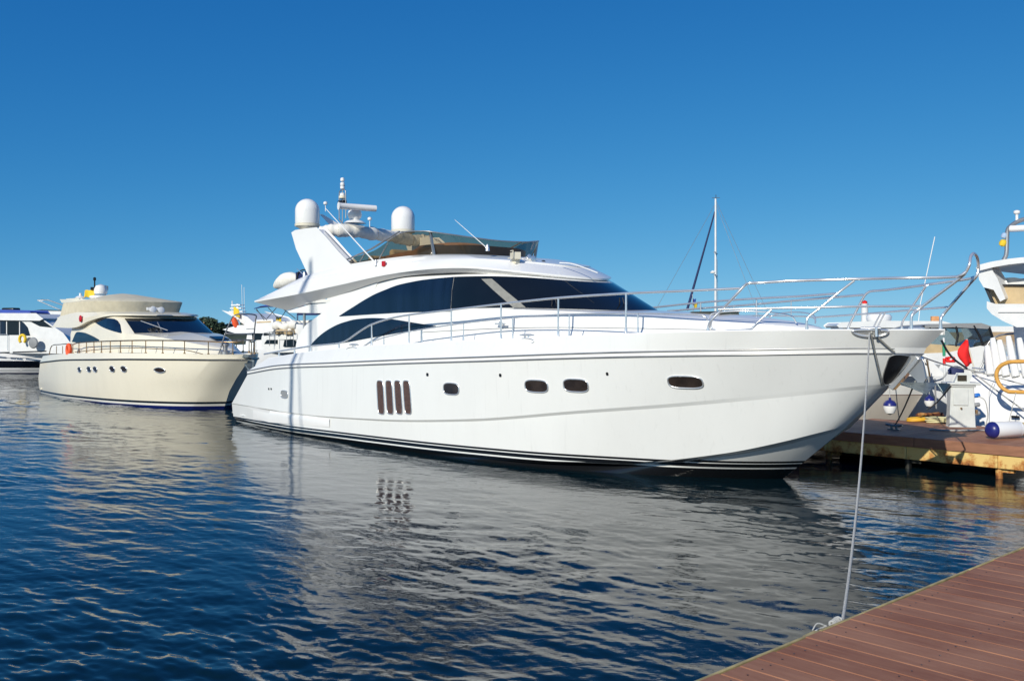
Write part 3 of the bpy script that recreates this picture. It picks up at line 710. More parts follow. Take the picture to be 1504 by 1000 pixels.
# wipers
for (a, b_) in (((806, 449), (813, 436)), ((810, 449), (817, 437)), ((905, 452), (909, 440)), ((909, 452), (913, 441))):
    pass
for px in (808, 907):
    h = WB.ray_cast(Vector((Y.c[0], Y.c[1], EYE)), Vector(Y.ray(px+3, 446)).normalized()); q = Vector(Y.onY(px, 454, h[0].y))
    t2 = h[0]+Vector((.04, -.05, .12))
    mb = MB(); mb.tube([q, h[0]+Vector((.04, -.04, 0)), t2], .012, 6); mb.tube([q+Vector((.06, .06, 0)), h[0]+Vector((.1, .02, 0)), t2+Vector((.03, .06, 0))], .009, 6); mb.box(q, (.07, .1, .05)); mb.build('wiper', M['black'], yt)

# ---- flybridge moulding
L_ = [(-14.9, 2.35, 3.37), (-12.6, 2.34, 3.52), (-10.8, 2.26, 3.69), (-8.7, 2.10, 3.89), (-6.6, 1.97, 3.92), (-5.1, 1.22, 3.76), (-4.42, 0, 3.655)]
U_ = [(-13.8, 1.96, 3.13), (-12.4, 1.96, 3.32), (-10.9, 1.95, 3.53), (-8.9, 1.93, 3.80), (-6.7, 1.86, 3.83), (-5.25, 1.12, 3.70), (-4.6, 0, 3.61)]
L2 = [(x, y, z+.035) for x, y, z in L_]
M_ = [(-14.80, 2.30, 3.44), (-12.7, 2.16, 3.86), (-10.9, 2.09, 4.00), (-8.6, 2.00, 4.12), (-6.7, 1.80, 4.12), (-5.55, 1.05, 4.03), (-5.0, 0, 3.95)]
MT = [(-14.76, 2.26, 3.47), (-12.72, 2.07, 3.96), (-10.95, 2.02, 4.12), (-8.6, 1.94, 4.22), (-7.2, 1.66, 4.245), (-6.4, .96, 4.22), (-6.0, 0, 4.19)]
M2 = [(x+.02, y-.035 if y > 0 else 0, z+.02) for x, y, z in M_]
T_ = [(-14.70, 2.20, 3.49), (-12.75, 1.98, 4.03), (-11.0, 1.93, 4.21), (-8.8, 1.86, 4.29), (-7.85, 1.50, 4.31), (-7.4, .85, 4.315), (-7.3, 0, 4.32)]
TI = [(x-.06, y-.10 if y > 0 else 0, z+.0) for x, y, z in T_]
TD = [(x-.08, y-.14 if y > 0 else 0, z-.45) for x, y, z in T_]; TD[0] = (-14.6, 2.0, 3.40)
mb = MB(); mb.grid([around(c, 10) for c in (U_, L_, L2, M_, M2, MT, T_, TI, TD)])
fb = mb.build('flybridge', M['white'], yt, sharp=26); FBB = mb.bvh()
mb = MB(); mb.prism([(-14.5, -2.1), (-6.5, -1.7), (-5.9, 0), (-6.5, 1.7), (-14.5, 2.1)], 3.30, 3.385, 'z'); mb.build('flybridge_floor', M['soffit'], yt)
mb = MB()
for s in (-1, 1): mb.prism([(-13.85, 3.12), (-13.75, 3.07), (-11.95, 3.03), (-10, 3.03), (-9.6, 3.75), (-10.9, 3.50), (-12.4, 3.30)], s*1.90, s*1.938)
mb.prism([(-13.75, -1.93), (-10.2, -1.93), (-10.2, 1.93), (-13.75, 1.93)], 3.08, 3.12, 'z')
mb.build('cockpit_soffit', M['white'], yt)
mb = MB(); mb.tube([Vector(Y.onY(447, 455, -1.85)), Vector((Y.onY(447, 455, -1.85)[0], -1.85, 1.9))], .035, 12); mb.build('cockpit_post', M['dull_chrome'], yt)
# brown upholstery / coaming liner inside the flybridge, dash and seats
mb = MB(); tr = [(-11.2, 1.80, 4.215), (-9.0, 1.74, 4.29), (-8.1, 1.40, 4.31), (-7.65, .76, 4.32), (-7.55, 0, 4.32)]
hts = (.02, .10, .20, .23, .23); tr2 = [(x+.02, y+.02 if y else 0, z+h) for (x, y, z), h in zip(tr, hts)]; tr3 = [(x-.10, max(y-.14, 0), z+h) for (x, y, z), h in zip(tr, hts)]; tr4 = [(x-.12, max(y-.2, 0), z-.3) for x, y, z in tr]
mb.grid([around(c, 8) for c in (tr, tr2, tr3, tr4)]); mb.build('coaming_liner', M['brown'], yt)
mb = MB(); mb.lathe([(.0, 0), (.9, 0), (.95, .14), (.82, .26), (.35, .36), (0, .38)], (-8.5, -.25, 4.30), 28, Matrix.Diagonal((.85, 1.45, 1))); mb.build('helm_cover', M['brown'], yt)
for q in ((-9.5, -1.0, 4.0), (-10.4, -1.0, 3.9), (-9.3, .9, 4.0), (-10.5, 1.1, 3.9)):
    mb = MB(); mb.box((q[0], q[1], q[2]+.05), (.6, .9, .5)); mb.box((q[0]-.28, q[1], q[2]+.3), (.16, .9, .5)); mb.build('flybridge_seat', M['canvas_tan'], yt, bevel=.07)
# smoked screen round the flybridge
def fbs(px, py, y): return XZ(px, py, y)
S_b = [(-11.05, 1.90, 4.22), (-9.7, 1.87, 4.26), (-8.85, 1.82, 4.29), (-8.3, 1.68, 4.305), (-7.9, 1.42, 4.31), (-7.5, .80, 4.31), (-7.4, 0, 4.32)]
S_t = [(-10.6, 1.93, 4.38), (-9.7, 1.93, 4.50), (-8.75, 1.92, 4.81), (-8.1, 1.80, 4.83), (-7.75, 1.52, 4.78), (-7.5, .82, 4.71), (-7.45, 0, 4.68)]
mb = MB(); mb.grid([around(c, 10) for c in (S_b, col_at(S_b, S_t, .5), S_t)])
sc_o = mb.build('flybridge_screen', M['smoke'], yt, sharp=60)
mb = MB(); mb.tube(around(S_t, 10)[20:-20], .014, 6); 
for s in (-1, 1): mb.tube([Vector((-11.25, s*1.96, 4.27)), Vector((-9.9, s*1.94, 4.52)), Vector((-8.75, s*1.92, 4.86))], .022, 8); mb.tube([(-9.6, s*1.89, 4.29), (-9.2, s*1.93, 4.62)], .016, 6); mb.tube([(-10.4, s*1.91, 4.26), (-10.1, s*1.95, 4.46)], .016, 6)
for s in (-1, 1): mb.box((-7.92, s*1.62, 4.56), (.05, .05, .52), rx=-s*.2)
mb.build('screen_frame', M['dull_chrome'], yt, sharp=80)

# ---- radar arch: two fins, covered crossbeam, mast platform
def fin_poly(y):
    return outline([(430, 343), (434, 340.5), (450, 338), (465, 336.5), (478, 350), (497, 372), (516, 392), (514, 401), (480, 412), (458, 412), (449, 392), (436, 364)], y)
for s in (-1, 1):
    poly = fin_poly(1.98)
    mb = MB(); n_ = len(poly)
    cxp = sum(p[0] for p in poly)/n_; czp = sum(p[1] for p in poly)/n_
    o_ = [(x, s*1.985, z) for x, z in poly]; i_ = [(x, s*1.72, z) for x, z in poly]
    mb.add(o_+i_, [tuple(range(n_)), tuple(range(2*n_-1, n_-1, -1))]+[(i, (i+1) % n_, n_+(i+1) % n_, n_+i) for i in range(n_)])
    mb.build('arch_fin', M['white'], yt, bevel=.045)
    mb = MB(); a = XZ(497, 365, 1.9); b = XZ(516, 391, 1.9)
    p0 = XZ(471, 342, 1.9); p1 = XZ(513, 389, 1.9)
    mb.tube([(p0[0], s*1.9, p0[1]), (p1[0], s*1.9, p1[1])], .022, 8); mb.tube([(p0[0]+.12, s*1.84, p0[1]+.03), (p1[0]+.15, s*1.84, p1[1]+.03)], .014, 8)
    mb.build('canopy_strut', M['dull_chrome'], yt, sharp=80)
p0 = Vector((XZ(474, 341, 1.8)[0], -1.80, XZ(474, 341, 1.8)[1])); 
beam = []
for (px, py, yy) in ((470, 356, -1.60), (473, 345, -1.58), (482, 339, -1.45), (510, 339, -1.0), (545, 343, -.2), (580, 348, .8), (604, 353, 1.5), (622, 353.5, 1.95), (634, 355, 2.05)):
    q = Y.onY(px, py, yy); beam.append(Vector(q))
bp_ = crom(beam, 9)
mb = MB(); rr = lambda t: (.165+.02*math.sin(t*60)*math.sin(t*23)+.012*math.sin(t*140))*(1 if .03 < t < .97 else .85)
mb.tube(bp_, .16, 16, rf=rr); cvr = mb.build('canvas_cover', M['canvas'], yt, sharp=80)
for t_ in (.12, .33, .52, .74, .9):
    mb = MB()
    k_ = int(t_*(len(bp_)-1)); d = (bp_[k_+1]-bp_[k_]).normalized()
    u_ = d.cross(Vector((0, 0, 1))).normalized(); v_ = d.cross(u_)
    mb.tube([bp_[k_]+(u_*math.cos(a)+v_*math.sin(a))*.172 for a in np.linspace(0, 2*math.pi, 17)[:-1]], .008, 5, closed=True)
    mb.build('cover_strap', M['canvas_tan'], cvr)
# crossbeam top and mast foot
q = Y.onY(522, 331, -.75); px_m = q
mast = Vector(q)
mb = MB(); a = Vector(Y.onY(472, 316, -1.2)); 
mb.add([a+Vector((0, -.06, .02)), a+Vector((0, .06, .02)), mast+Vector((-.9, .22, .05)), mast+Vector((-.9, -.22, .05)), a+Vector((0, 0, -.02)), mast+Vector((-.9, 0, -.10)), mast+Vector((.0, .26, .02)), mast+Vector((0, -.26, .02)), mast+Vector((0, .0, -.14)), mast+Vector((.45, 0, -.08))],
       [(0, 1, 2, 3), (0, 3, 5, 4), (1, 4, 5, 2), (3, 2, 6, 7), (3, 7, 8, 5), (2, 5, 8, 6), (6, 9, 7), (7, 9, 8), (6, 8, 9)])
mb.build('radar_wing', M['white'], yt, bevel=.01)
def radome(px, pyb, y, r, h, name='satellite_dome'):
    q = Y.onY(px, pyb, y)
    mb = MB(); prof = [(r*.96, 0), (r*.97, .0), (r, .03), (r, h-r)]+[(r*math.cos(a), h-r+r*math.sin(a)) for a in np.linspace(.15, 1.5, 9)]+[(.01, h)]
    mb.lathe(prof, (q[0], q[1], q[2]), 32); o = mb.build(name, M['white'], yt)
    mb = MB(); mb.lathe([(r*.5, -.16), (r*.8, -.10), (r*1.02, -.07), (r*1.03, -.005), (r*.9, 0)], (q[0], q[1], q[2]), 32); mb.build('base_ring', M['ivory'], o)
    mb = MB()
    for a in (0, 2.1, 4.2): mb.tube([(q[0]+r*.55*math.cos(a), q[1]+r*.55*math.sin(a), q[2]-.12), (q[0]+r*.3*math.cos(a), q[1]+r*.3*math.sin(a), q[2]-.34)], .03, 8)
    mb.lathe([(r*.35, -.42), (r*.45, -.12)], tuple(q), 12); mb.build('mount', M['dull_chrome'], o)
    return o
radome(451.5, 329, -1.6, .325, .67); radome(592, 338, 1.75, .345, .70)
# open array radar
q = Vector(Y.onY(521, 326, -.75))
mb = MB(); mb.lathe([(.30, -.04), (.22, .02), (.12, .05), (.16, .10), (.19, .18), (.17, .28), (.10, .33), (.06, .36)], tuple(q), 24); rd = mb.build('radar_pedestal', M['white'], yt)
mb = MB(); d = Vector((.70, -.69, 0)) ; d = Vector((math.cos(R(20)), math.sin(R(20)), 0))
a_ = Vector(Y.onY(497, 302.5, -1.35)); b_ = Vector(Y.onY(552, 306.5, -.35)); 
mb.tube([a_, a_+(b_-a_)*.06, a_+(b_-a_)*.5, a_+(b_-a_)*.94, b_], .09, 12, rf=lambda t: .105 if t < .1 else .085); mb.build('radar_scanner', M['white'], rd)
for (px, py, yy) in ((478, 300, -1.1), (543, 323, -.5)):
    q = Vector(Y.onY(px, py, yy)); mb = MB(); mb.lathe([(.03, -.02), (.055, .0), (.055, .05), (.02, .075)], tuple(q), 14); mb.tube([q, q-Vector((0, 0, .2))], .01, 6); mb.build('gps_antenna', M['white'], yt)
# light mast
q = Vector(Y.onY(503, 326, -.9)); k = .0172
def up(py): return (326-py)*k
mast_p = thing('light_mast', None, None); mast_p.parent = yt
bpy.data.objects.remove(mast_p)
mb = MB()
for s in (-1, 1): mb.tube(crom([(q.x+s*.16, q.y, q.z+up(321)), (q.x+s*.16, q.y, q.z+up(284)), (q.x+s*.12, q.y, q.z+up(277.5)), (q.x, q.y, q.z+up(276))], 5), .014, 8)
mb.tube([(q.x-.16, q.y, q.z+up(321)), (q.x+.05, q.y, q.z+up(331))], .02, 8); mb.tube([q, (q.x, q.y, q.z+up(262))], .013, 8); mb.box((q.x, q.y, q.z+up(292)), (.34, .03, .02)); mb.box((q.x, q.y, q.z+up(300)), (.34, .03, .02))
ma_ = mb.build('light_mast', M['dull_chrome'], yt, sharp=80)
for (z0, z1, r_, mt) in ((275, 264.5, .06, 'white'), (270.5, 268.5, .066, 'black'), (263, 257.5, .055, 'white'), (290, 285, .10, 'ivory'), (286.5, 281, .07, 'white')):
    mb = MB(); mb.lathe([(r_*.8, up(z0)), (r_, up(z0)+.01), (r_, up(z1)-.02), (r_*.6, up(z1))], tuple(q), 16); mb.build('mast_lamp', M[mt], ma_)
mb = MB(); mb.box((q.x+.02, q.y-.02, q.z+up(296)), (.26, .14, .10)); mb.build('searchlight', M['black'], ma_, bevel=.02)
# whip antennas
def whip(p0_, p1_, r=.011, name='whip_antenna', m='white'):
    mb = MB(); p0_, p1_ = Vector(p0_), Vector(p1_); mb.tube([p0_, p0_+(p1_-p0_)*.12, p1_], r, 6, rf=lambda t: r*(1.5-t)); o = mb.build(name, M[m], yt)
    mb = MB(); mb.lathe([(.05, -.05), (.04, .03), (.02, .09)], tuple(p0_), 12); mb.build('antenna_foot', M['chrome'], o)
whip(Y.onY(552, 387, -2.02), Y.onY(478, 306, -2.12), .016)
whip(Y.onY(716, 365, -1.35), Y.onY(668, 323, -1.7), .009)
whip(Y.onY(447, 404, -1.8), Y.onY(436, 395, -1.5), .02, name='grab_handle', m='chrome')
# red navigation lamp
q = Y.onY(565, 387.5, -2.03)
mb = MB(); mb.box((q[0], -2.06, q[2]), (.11, .05, .12)); mb.build('navigation_lamp', M['red'], yt, bevel=.012)
# spotlight, horns
h_ = FBB.ray_cast(Vector((-6.6, -9, 4.20)), Vector((0, 1, 0)))
q = Vector(Y.onY(757, 376, -1.2))
mb = MB(); mb.box(q, (.26, .17, .15), rz=-.5); mb.box(q+Vector((-.0, .02, -.11)), (.12, .12, .1)); mb.tube([q+Vector((-.02, -.12, .1)), q+Vector((.1, -.16, .1)), q+Vector((.1, -.16, -.05)), q+Vector((-.1, -.12, -.05))], .012, 6); o = mb.build('searchlight', M['ivory'], yt, bevel=.02)
mb = MB()
for (px, py) in ((771, 379), (777, 381)):
    q = Vector(Y.onY(px, py, -.75)); mm = Matrix.Rotation(R(90), 3, 'Y'); mb.lathe([(.02, -.25), (.02, 0), (.035, .08), (.075, .14), (.06, .145)], tuple(q), 16, mm); mb.box(q+Vector((-.1, 0, -.06)), (.05, .05, .1))
mb.build('horn', M['chrome'], yt)
for (px, py) in ((791, 385), (798, 385)):
    q = Vector(Y.onY(px, py, -.45)); mb = MB(); mb.lathe([(.035, -.09), (.05, -.02), (.05, .02), (.02, .04)], tuple(q), 14); mb.build('deck_lamp', M['black'], yt)
# thin handrail on the brow
mb = MB(); mb.tube(crom([Y.onY(822, 386, -.55), Y.onY(840, 387.5, -.55), Y.onY(860, 394, -.55), Y.onY(878, 401, -.55)], 6), .012, 6); mb.build('grab_rail', M['white'], yt)
# canopy bundle aft on the flybridge deck (beige cover) and a folded chair seen through the aft rail
q = Y.onY(422, 415, -1.2)
mb = MB(); mb.tube(crom([Y.onY(405, 420, -1.3), Y.onY(418, 413, -1.3), Y.onY(432, 409, -1.2), Y.onY(446, 412, -1.1)], 5), .17, 12, rf=lambda t: .06+.16*math.sin(math.pi*min(1, t*1.1+.05))); mb.build('tender_cover', M['canvas'], yt)
mb = MB(); mb.tube(crom([Y.onY(436, 416, -1.5), Y.onY(437, 403, -1.5), Y.onY(443, 397, -1.5), Y.onY(452, 398, -1.5), Y.onY(456, 410, -1.5)], 5), .02, 8); mb.build('chair_frame', M['dark_strip'], yt)
mb = MB(); a, b = Vector(Y.onY(437, 415, -1.45)), Vector(Y.onY(455, 401, -1.45)); mb.box((a+b)/2, (.8, .05, .35)); mb.build('chair_back', M['navy'], yt, bevel=.08)

# ---- rails
def RL(px, py, side=-1, inset=.14, ymin=.2): return Vector(Y.onRail(px, py, side, ysh, inset, ymin))
def rail(pts, r=.021, side=-1, inset=.14, k=5, name='bow_rail', ymin=.2, m='chrome', sm=True):
    P = [RL(a, b, side, inset, ymin) for a, b in pts]
    mb = MB(); mb.tube(crom(P, k) if sm else P, r, 10); return mb, P
mb, P = rail([(388, 520), (412, 515.5), (433, 512), (455, 508.5), (480, 506), (498, 504), (509, 500), (522, 491), (534, 483), (546, 476.5), (570, 468.5), (601, 462.5), (660, 455.5), (735, 446.5), (820, 437.5), (918, 431), (1000, 427.5), (1087, 423.5)])
srail = mb.build('side_rail', M['chrome'], yt, sharp=80)
allp = P; zr = lambda x: float(np.interp(x, [p.x for p in allp], [p.z for p in allp]))
mb2 = MB(); mb2.tube(crom([Vector((p.x, -p.y, p.z)) for p in P], 5), .021, 10); mb2.build('side_rail', M['chrome'], yt, sharp=80)
mb, P2 = rail([(527, 513), (540, 505), (560, 497), (580, 492), (601, 487), (660, 477.5), (735, 468.5), (820, 462), (920, 460), (985, 461), (1030, 463), (1040, 471)], .014)
mb.build('mid_rail', M['chrome'], yt, sharp=80); mb2 = MB(); mb2.tube(crom([Vector((p.x, -p.y, p.z)) for p in P2], 5), .014, 10); mb2.build('mid_rail', M['chrome'], yt, sharp=80)
zm = lambda x: float(np.interp(x, [p.x for p in P2], [p.z for p in P2]))
def stanchion(px, pyt, r=.018, full=True):
    top = RL(px, pyt); z0 = zsh(top.x)
    for s in (-1, 1):
        y = top.y if s < 0 else -top.y
        mb = MB(); mb.tube([(top.x, y, z0-.05), (top.x, y, top.z)], r, 8); mb.lathe([(r*2, 0), (r*1.5, .05), (r*1.3, .12)], (top.x, y, z0+.0), 10)
        mb.build('stanchion', M['chrome'], yt, sharp=60)
for a in ((410, 515.5), (433, 512), (457, 508), (498, 504), (546, 476), (601, 463), (663, 455), (736, 446), (820, 437.5), (919.5, 431)): stanchion(*a)
for a in ((564, 496), (620, 484), (681, 474.5), (753, 467), (836, 461.5), (937, 461)): stanchion(*a, r=.012)
# pulpit
def pul(pts, r, side=-1, k=4, inset=.12, ymin=.22, sm=True, name='pulpit_rail'):
    P = [RL(a, b, side, inset, ymin) for a, b in pts]; mb = MB(); mb.tube(crom(P, k) if sm else P, r, 10); mb.build(name, M['chrome'], yt, sharp=80); return P
top_s = pul([(1040, 489), (1041, 478), (1046, 469), (1060, 455), (1080, 434), (1094, 419), (1101, 416), (1120, 415), (1160, 412.7), (1214, 411), (1270, 409.5), (1330, 408.2), (1395, 407.2), (1410, 405), (1419, 399)], .023)
leg_s = pul([(1418, 401), (1408, 410), (1380, 431), (1352, 452), (1341, 461), (1338.5, 468), (1338.5, 484)], .023)
top_p = pul([(980, 457), (1040, 452), (1096, 448), (1160, 442), (1220, 437), (1268, 433)], .021, 1)
pul([(1246, 485), (1247, 478), (1256, 460), (1268, 437), (1274, 430), (1281, 427.5), (1300, 426), (1340, 421), (1380, 415.5), (1420, 410), (1431, 407)], .021, 1)
leg_p = pul([(1437, 396), (1434, 406), (1425, 416), (1405, 439), (1387, 460), (1382, 468), (1381.5, 482)], .023, 1)
# the loop over the stem joins both top rails
a_ = RL(1419, 399, -1, .12, .22); b_ = RL(1437, 396, 1, .12, .22)
lp = [a_, Vector(Y.onY(1424, 388, -.2)), Vector(Y.onY(1425.5, 378, -.14)), Vector(Y.onY(1429.5, 372.5, -.05)), Vector(Y.onY(1434, 375.5, .08)), Vector(Y.onY(1436.5, 384, .2)), b_]
mb = MB(); mb.tube(crom(lp, 5), .023, 10); mb.build('pulpit_loop', M['chrome'], yt, sharp=80)
pul([(1046, 469), (1044, 480), (1050, 484), (1070, 485), (1102, 483), (1112, 474), (1133, 455)], .016)
pul([(1055, 454.5), (1120, 453), (1189, 451.6), (1270, 450), (1355, 449.5)], .018)
pul([(1199, 466), (1270, 461), (1330, 456), (1391, 451)], .016, 1)
pul([(1255, 412), (1230, 431), (1205, 452), (1189, 464), (1185, 471), (1185, 485)], .018)
pul([(1360, 420), (1348, 438), (1330, 465), (1325, 474), (1324.5, 483)], .018, 1)
pul([(1294, 460), (1288, 470), (1281, 485)], .014, 1)
pul([(1300, 459), (1294, 470), (1287, 485)], .014, 1)
pul([(1162, 443), (1162, 466)], .012, 1, sm=False); pul([(1078, 450), (1078, 462)], .012, 1, sm=False)
for (px, side) in ((1338.5, -1), (1185, -1), (1381.5, 1), (1324.5, 1), (1246, 1), (1040, -1)):
    q = RL(px, 485, side, .12, .2); mb = MB(); mb.lathe([(.05, 0), (.045, .015), (.028, .02), (.026, .08)], (q.x, q.y, zsh(q.x)-.02), 14); mb.build('rail_foot', M['chrome'], yt)
# cleats
def cleat(px, py, sc_=1.):
    q = RL(px, py, -1, .03); z = zsh(q.x)
    for s in (-1, 1):
        c = Vector((q.x, s*abs(q.y), z-.02)); mb = MB()
        mb.tube([c+Vector((-.20, 0, .085)), c+Vector((-.1, 0, .09)), c+Vector((.1, 0, .09)), c+Vector((.20, 0, .085))], .02, 8, rf=lambda t: .011+.012*math.sin(math.pi*t))
        for dx in (-.05, .05): mb.tube([c+Vector((dx, 0, -.02)), c+Vector((dx*.8, 0, .09))], .018, 8)
        rim_ = [c+Vector((.24*math.cos(a), s*.045, -.03+.055*math.sin(a))) for a in np.linspace(0, 2*math.pi, 24)[:-1]]
        mb.tube(rim_, .010, 6, closed=True); cl = mb.build('cleat', M['chrome'], yt, sharp=80)
        mb = MB(); c2 = c+Vector((0, s*.047, -.03)); mb.add([c2]+[c2+Vector((.235*math.cos(a), 0, .05*math.sin(a))) for a in np.linspace(0, 2*math.pi, 24)[:-1]], [(0, 1+i, 1+(i+1) % 23) for i in range(23)])
cleat(774, 499); cleat(520, 514)
# a mid-ship side line cleat seen against the trunk
# bow fairlead: polished oval cut in the bulwark
def fairlead():
    q = RL(1278, 489, -1, 0, .0)
    for s in (-1, 1):
        pts = []
        for a in np.linspace(0, 2*math.pi, 29)[:-1]:
            x = q.x+.21*math.cos(a); z = 2.585+.085*math.sin(a)*(1 if math.sin(a) < 0 else .25)
            h = HB.ray_cast(Vector((x, s*6, min(z, 2.585))), Vector((0, -s, 0)))
            if h[0]: pts.append(Vector((h[0].x, h[0].y+s*.012, z)))
        mb = MB(); mb.tube(pts, .022, 8, closed=True); o = mb.build('fairlead', M['chrome'], yt, sharp=80)
        cn = sum(pts, Vector())/len(pts)
        mb = MB(); mb.add([cn]+[p+Vector((0, -s*.004, 0)) for p in pts], [(0, 1+i, 1+(i+1) % len(pts)) for i in range(len(pts))]); mb.build('fairlead_plate', M['chrome'], o)
        mb = MB()
        for dx in (-.08, .10): mb.tube([(cn.x+dx, cn.y+s*.01-(dx*.35)*s*-1*0, 2.50), (cn.x+dx, cn.y+s*.01, 2.64)], .022, 10)
        mb.tube([(cn.x-.13, cn.y+.05*s, 2.63), (cn.x+.15, cn.y-.03*s, 2.63)], .022, 8); mb.build('fairlead_roller', M['chrome'], o, sharp=80)
    return Vector((cn.x, -abs(cn.y), 2.56))
FLD = fairlead()
# anchor pocket: dark recess at the stem, with roller channel
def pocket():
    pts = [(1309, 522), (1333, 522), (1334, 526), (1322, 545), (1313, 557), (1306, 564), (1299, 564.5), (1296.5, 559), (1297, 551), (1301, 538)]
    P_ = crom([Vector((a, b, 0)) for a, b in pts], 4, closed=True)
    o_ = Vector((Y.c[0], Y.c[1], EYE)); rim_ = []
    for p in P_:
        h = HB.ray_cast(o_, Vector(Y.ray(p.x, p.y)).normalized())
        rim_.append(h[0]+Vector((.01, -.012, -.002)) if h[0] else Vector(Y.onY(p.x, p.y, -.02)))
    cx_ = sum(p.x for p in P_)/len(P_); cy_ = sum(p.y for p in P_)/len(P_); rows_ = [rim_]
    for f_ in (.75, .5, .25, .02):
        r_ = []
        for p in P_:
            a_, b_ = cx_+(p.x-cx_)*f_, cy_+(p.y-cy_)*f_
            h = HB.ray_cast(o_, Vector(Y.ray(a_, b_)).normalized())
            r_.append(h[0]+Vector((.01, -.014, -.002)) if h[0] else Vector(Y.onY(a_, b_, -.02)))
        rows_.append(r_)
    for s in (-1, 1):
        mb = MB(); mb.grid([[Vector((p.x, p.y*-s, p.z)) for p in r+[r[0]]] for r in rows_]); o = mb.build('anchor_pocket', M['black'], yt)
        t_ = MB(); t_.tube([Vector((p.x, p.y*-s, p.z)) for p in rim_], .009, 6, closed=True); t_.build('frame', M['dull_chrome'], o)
pocket()
# anchor hanging below the bow roller
an = thing('anchor', None, None); bpy.data.objects.remove(an)
mb = MB()
c0 = Vector(Y.onY(1345, 524, 0)); c1 = Vector(Y.onY(1306, 569, 0))
mb.add([c0+Vector((0, -.10, .05)), c0+Vector((0, .10, .05)), c1+Vector((.0, .06, .02)), c1+Vector((0, -.06, .02)), c0+Vector((.10, -.10, -.03)), c0+Vector((.10, .10, -.03)), c1+Vector((.08, .06, -.04)), c1+Vector((.08, -.06, -.04))],
       [(0, 1, 2, 3), (4, 7, 6, 5), (0, 3, 7, 4), (1, 5, 6, 2), (0, 4, 5, 1), (3, 2, 6, 7)]); mb.build('stem_plate', M['chrome'], yt, bevel=.01)
sh_ = [(1350, 523), (1356, 533), (1360.5, 556), (1357, 562), (1351, 563), (1346, 556), (1336, 547), (1327, 541), (1335, 533), (1342, 524)]
mb = MB(); mb.prism([(Y.onY(a, b, 0)[0], Y.onY(a, b, 0)[2]) for a, b in sh_], -.035, .035); ank = mb.build('anchor_shank', M['dull_chrome'], yt, bevel=.008)
mb = MB()
f0 = Vector(Y.onY(1321, 561, -.22)); f1 = Vector(Y.onY(1361, 578, -.30)); f2 = Vector(Y.onY(1376, 562, .05)); f3 = Vector(Y.onY(1396, 563, .30)); f4 = Vector(Y.onY(1384, 575, .35)); f5 = Vector(Y.onY(1350, 561, .05))
th_ = Vector((0, 0, -.02))
mb.add([f0, f1, f2, f5, f0+th_, f1+th_, f2+th_, f5+th_], [(0, 1, 2, 3), (7, 6, 5, 4), (0, 4, 5, 1), (1, 5, 6, 2), (2, 6, 7, 3), (3, 7, 4, 0)])
mb.add([f2, f3, f4, f1+Vector((.1, .35, .02)), f2+th_*2, f3+th_*2, f4+th_*2, f1+Vector((.1, .35, -.03))], [(0, 1, 2, 3), (7, 6, 5, 4), (0, 4, 5, 1), (1, 5, 6, 2), (2, 6, 7, 3), (3, 7, 4, 0)])
mb.build('anchor_fluke', M['galv'], yt, bevel=.006)

# fine styling lines along the trunk, aft side line fitting
tl_ = [(x, y+.012, z) for x, y, z in T_step[:-1]]
for s in (-1, 1):
    mb = MB(); mb.tube(crom([Vector((x, s*y, z)) for x, y, z in tl_], 8), .006, 5); mb.build('styling_line', M['grey'], yt, sharp=80)
    a_ = Vector(Y.onY(736, 475.5, -1.97)); mb = MB(); mb.box((a_.x, s*1.99, a_.z), (.30, .05, .03)); mb.box((a_.x, s*1.98, a_.z), (.06, .06, .09)); mb.build('step_bracket', M['chrome'], yt, bevel=.008)
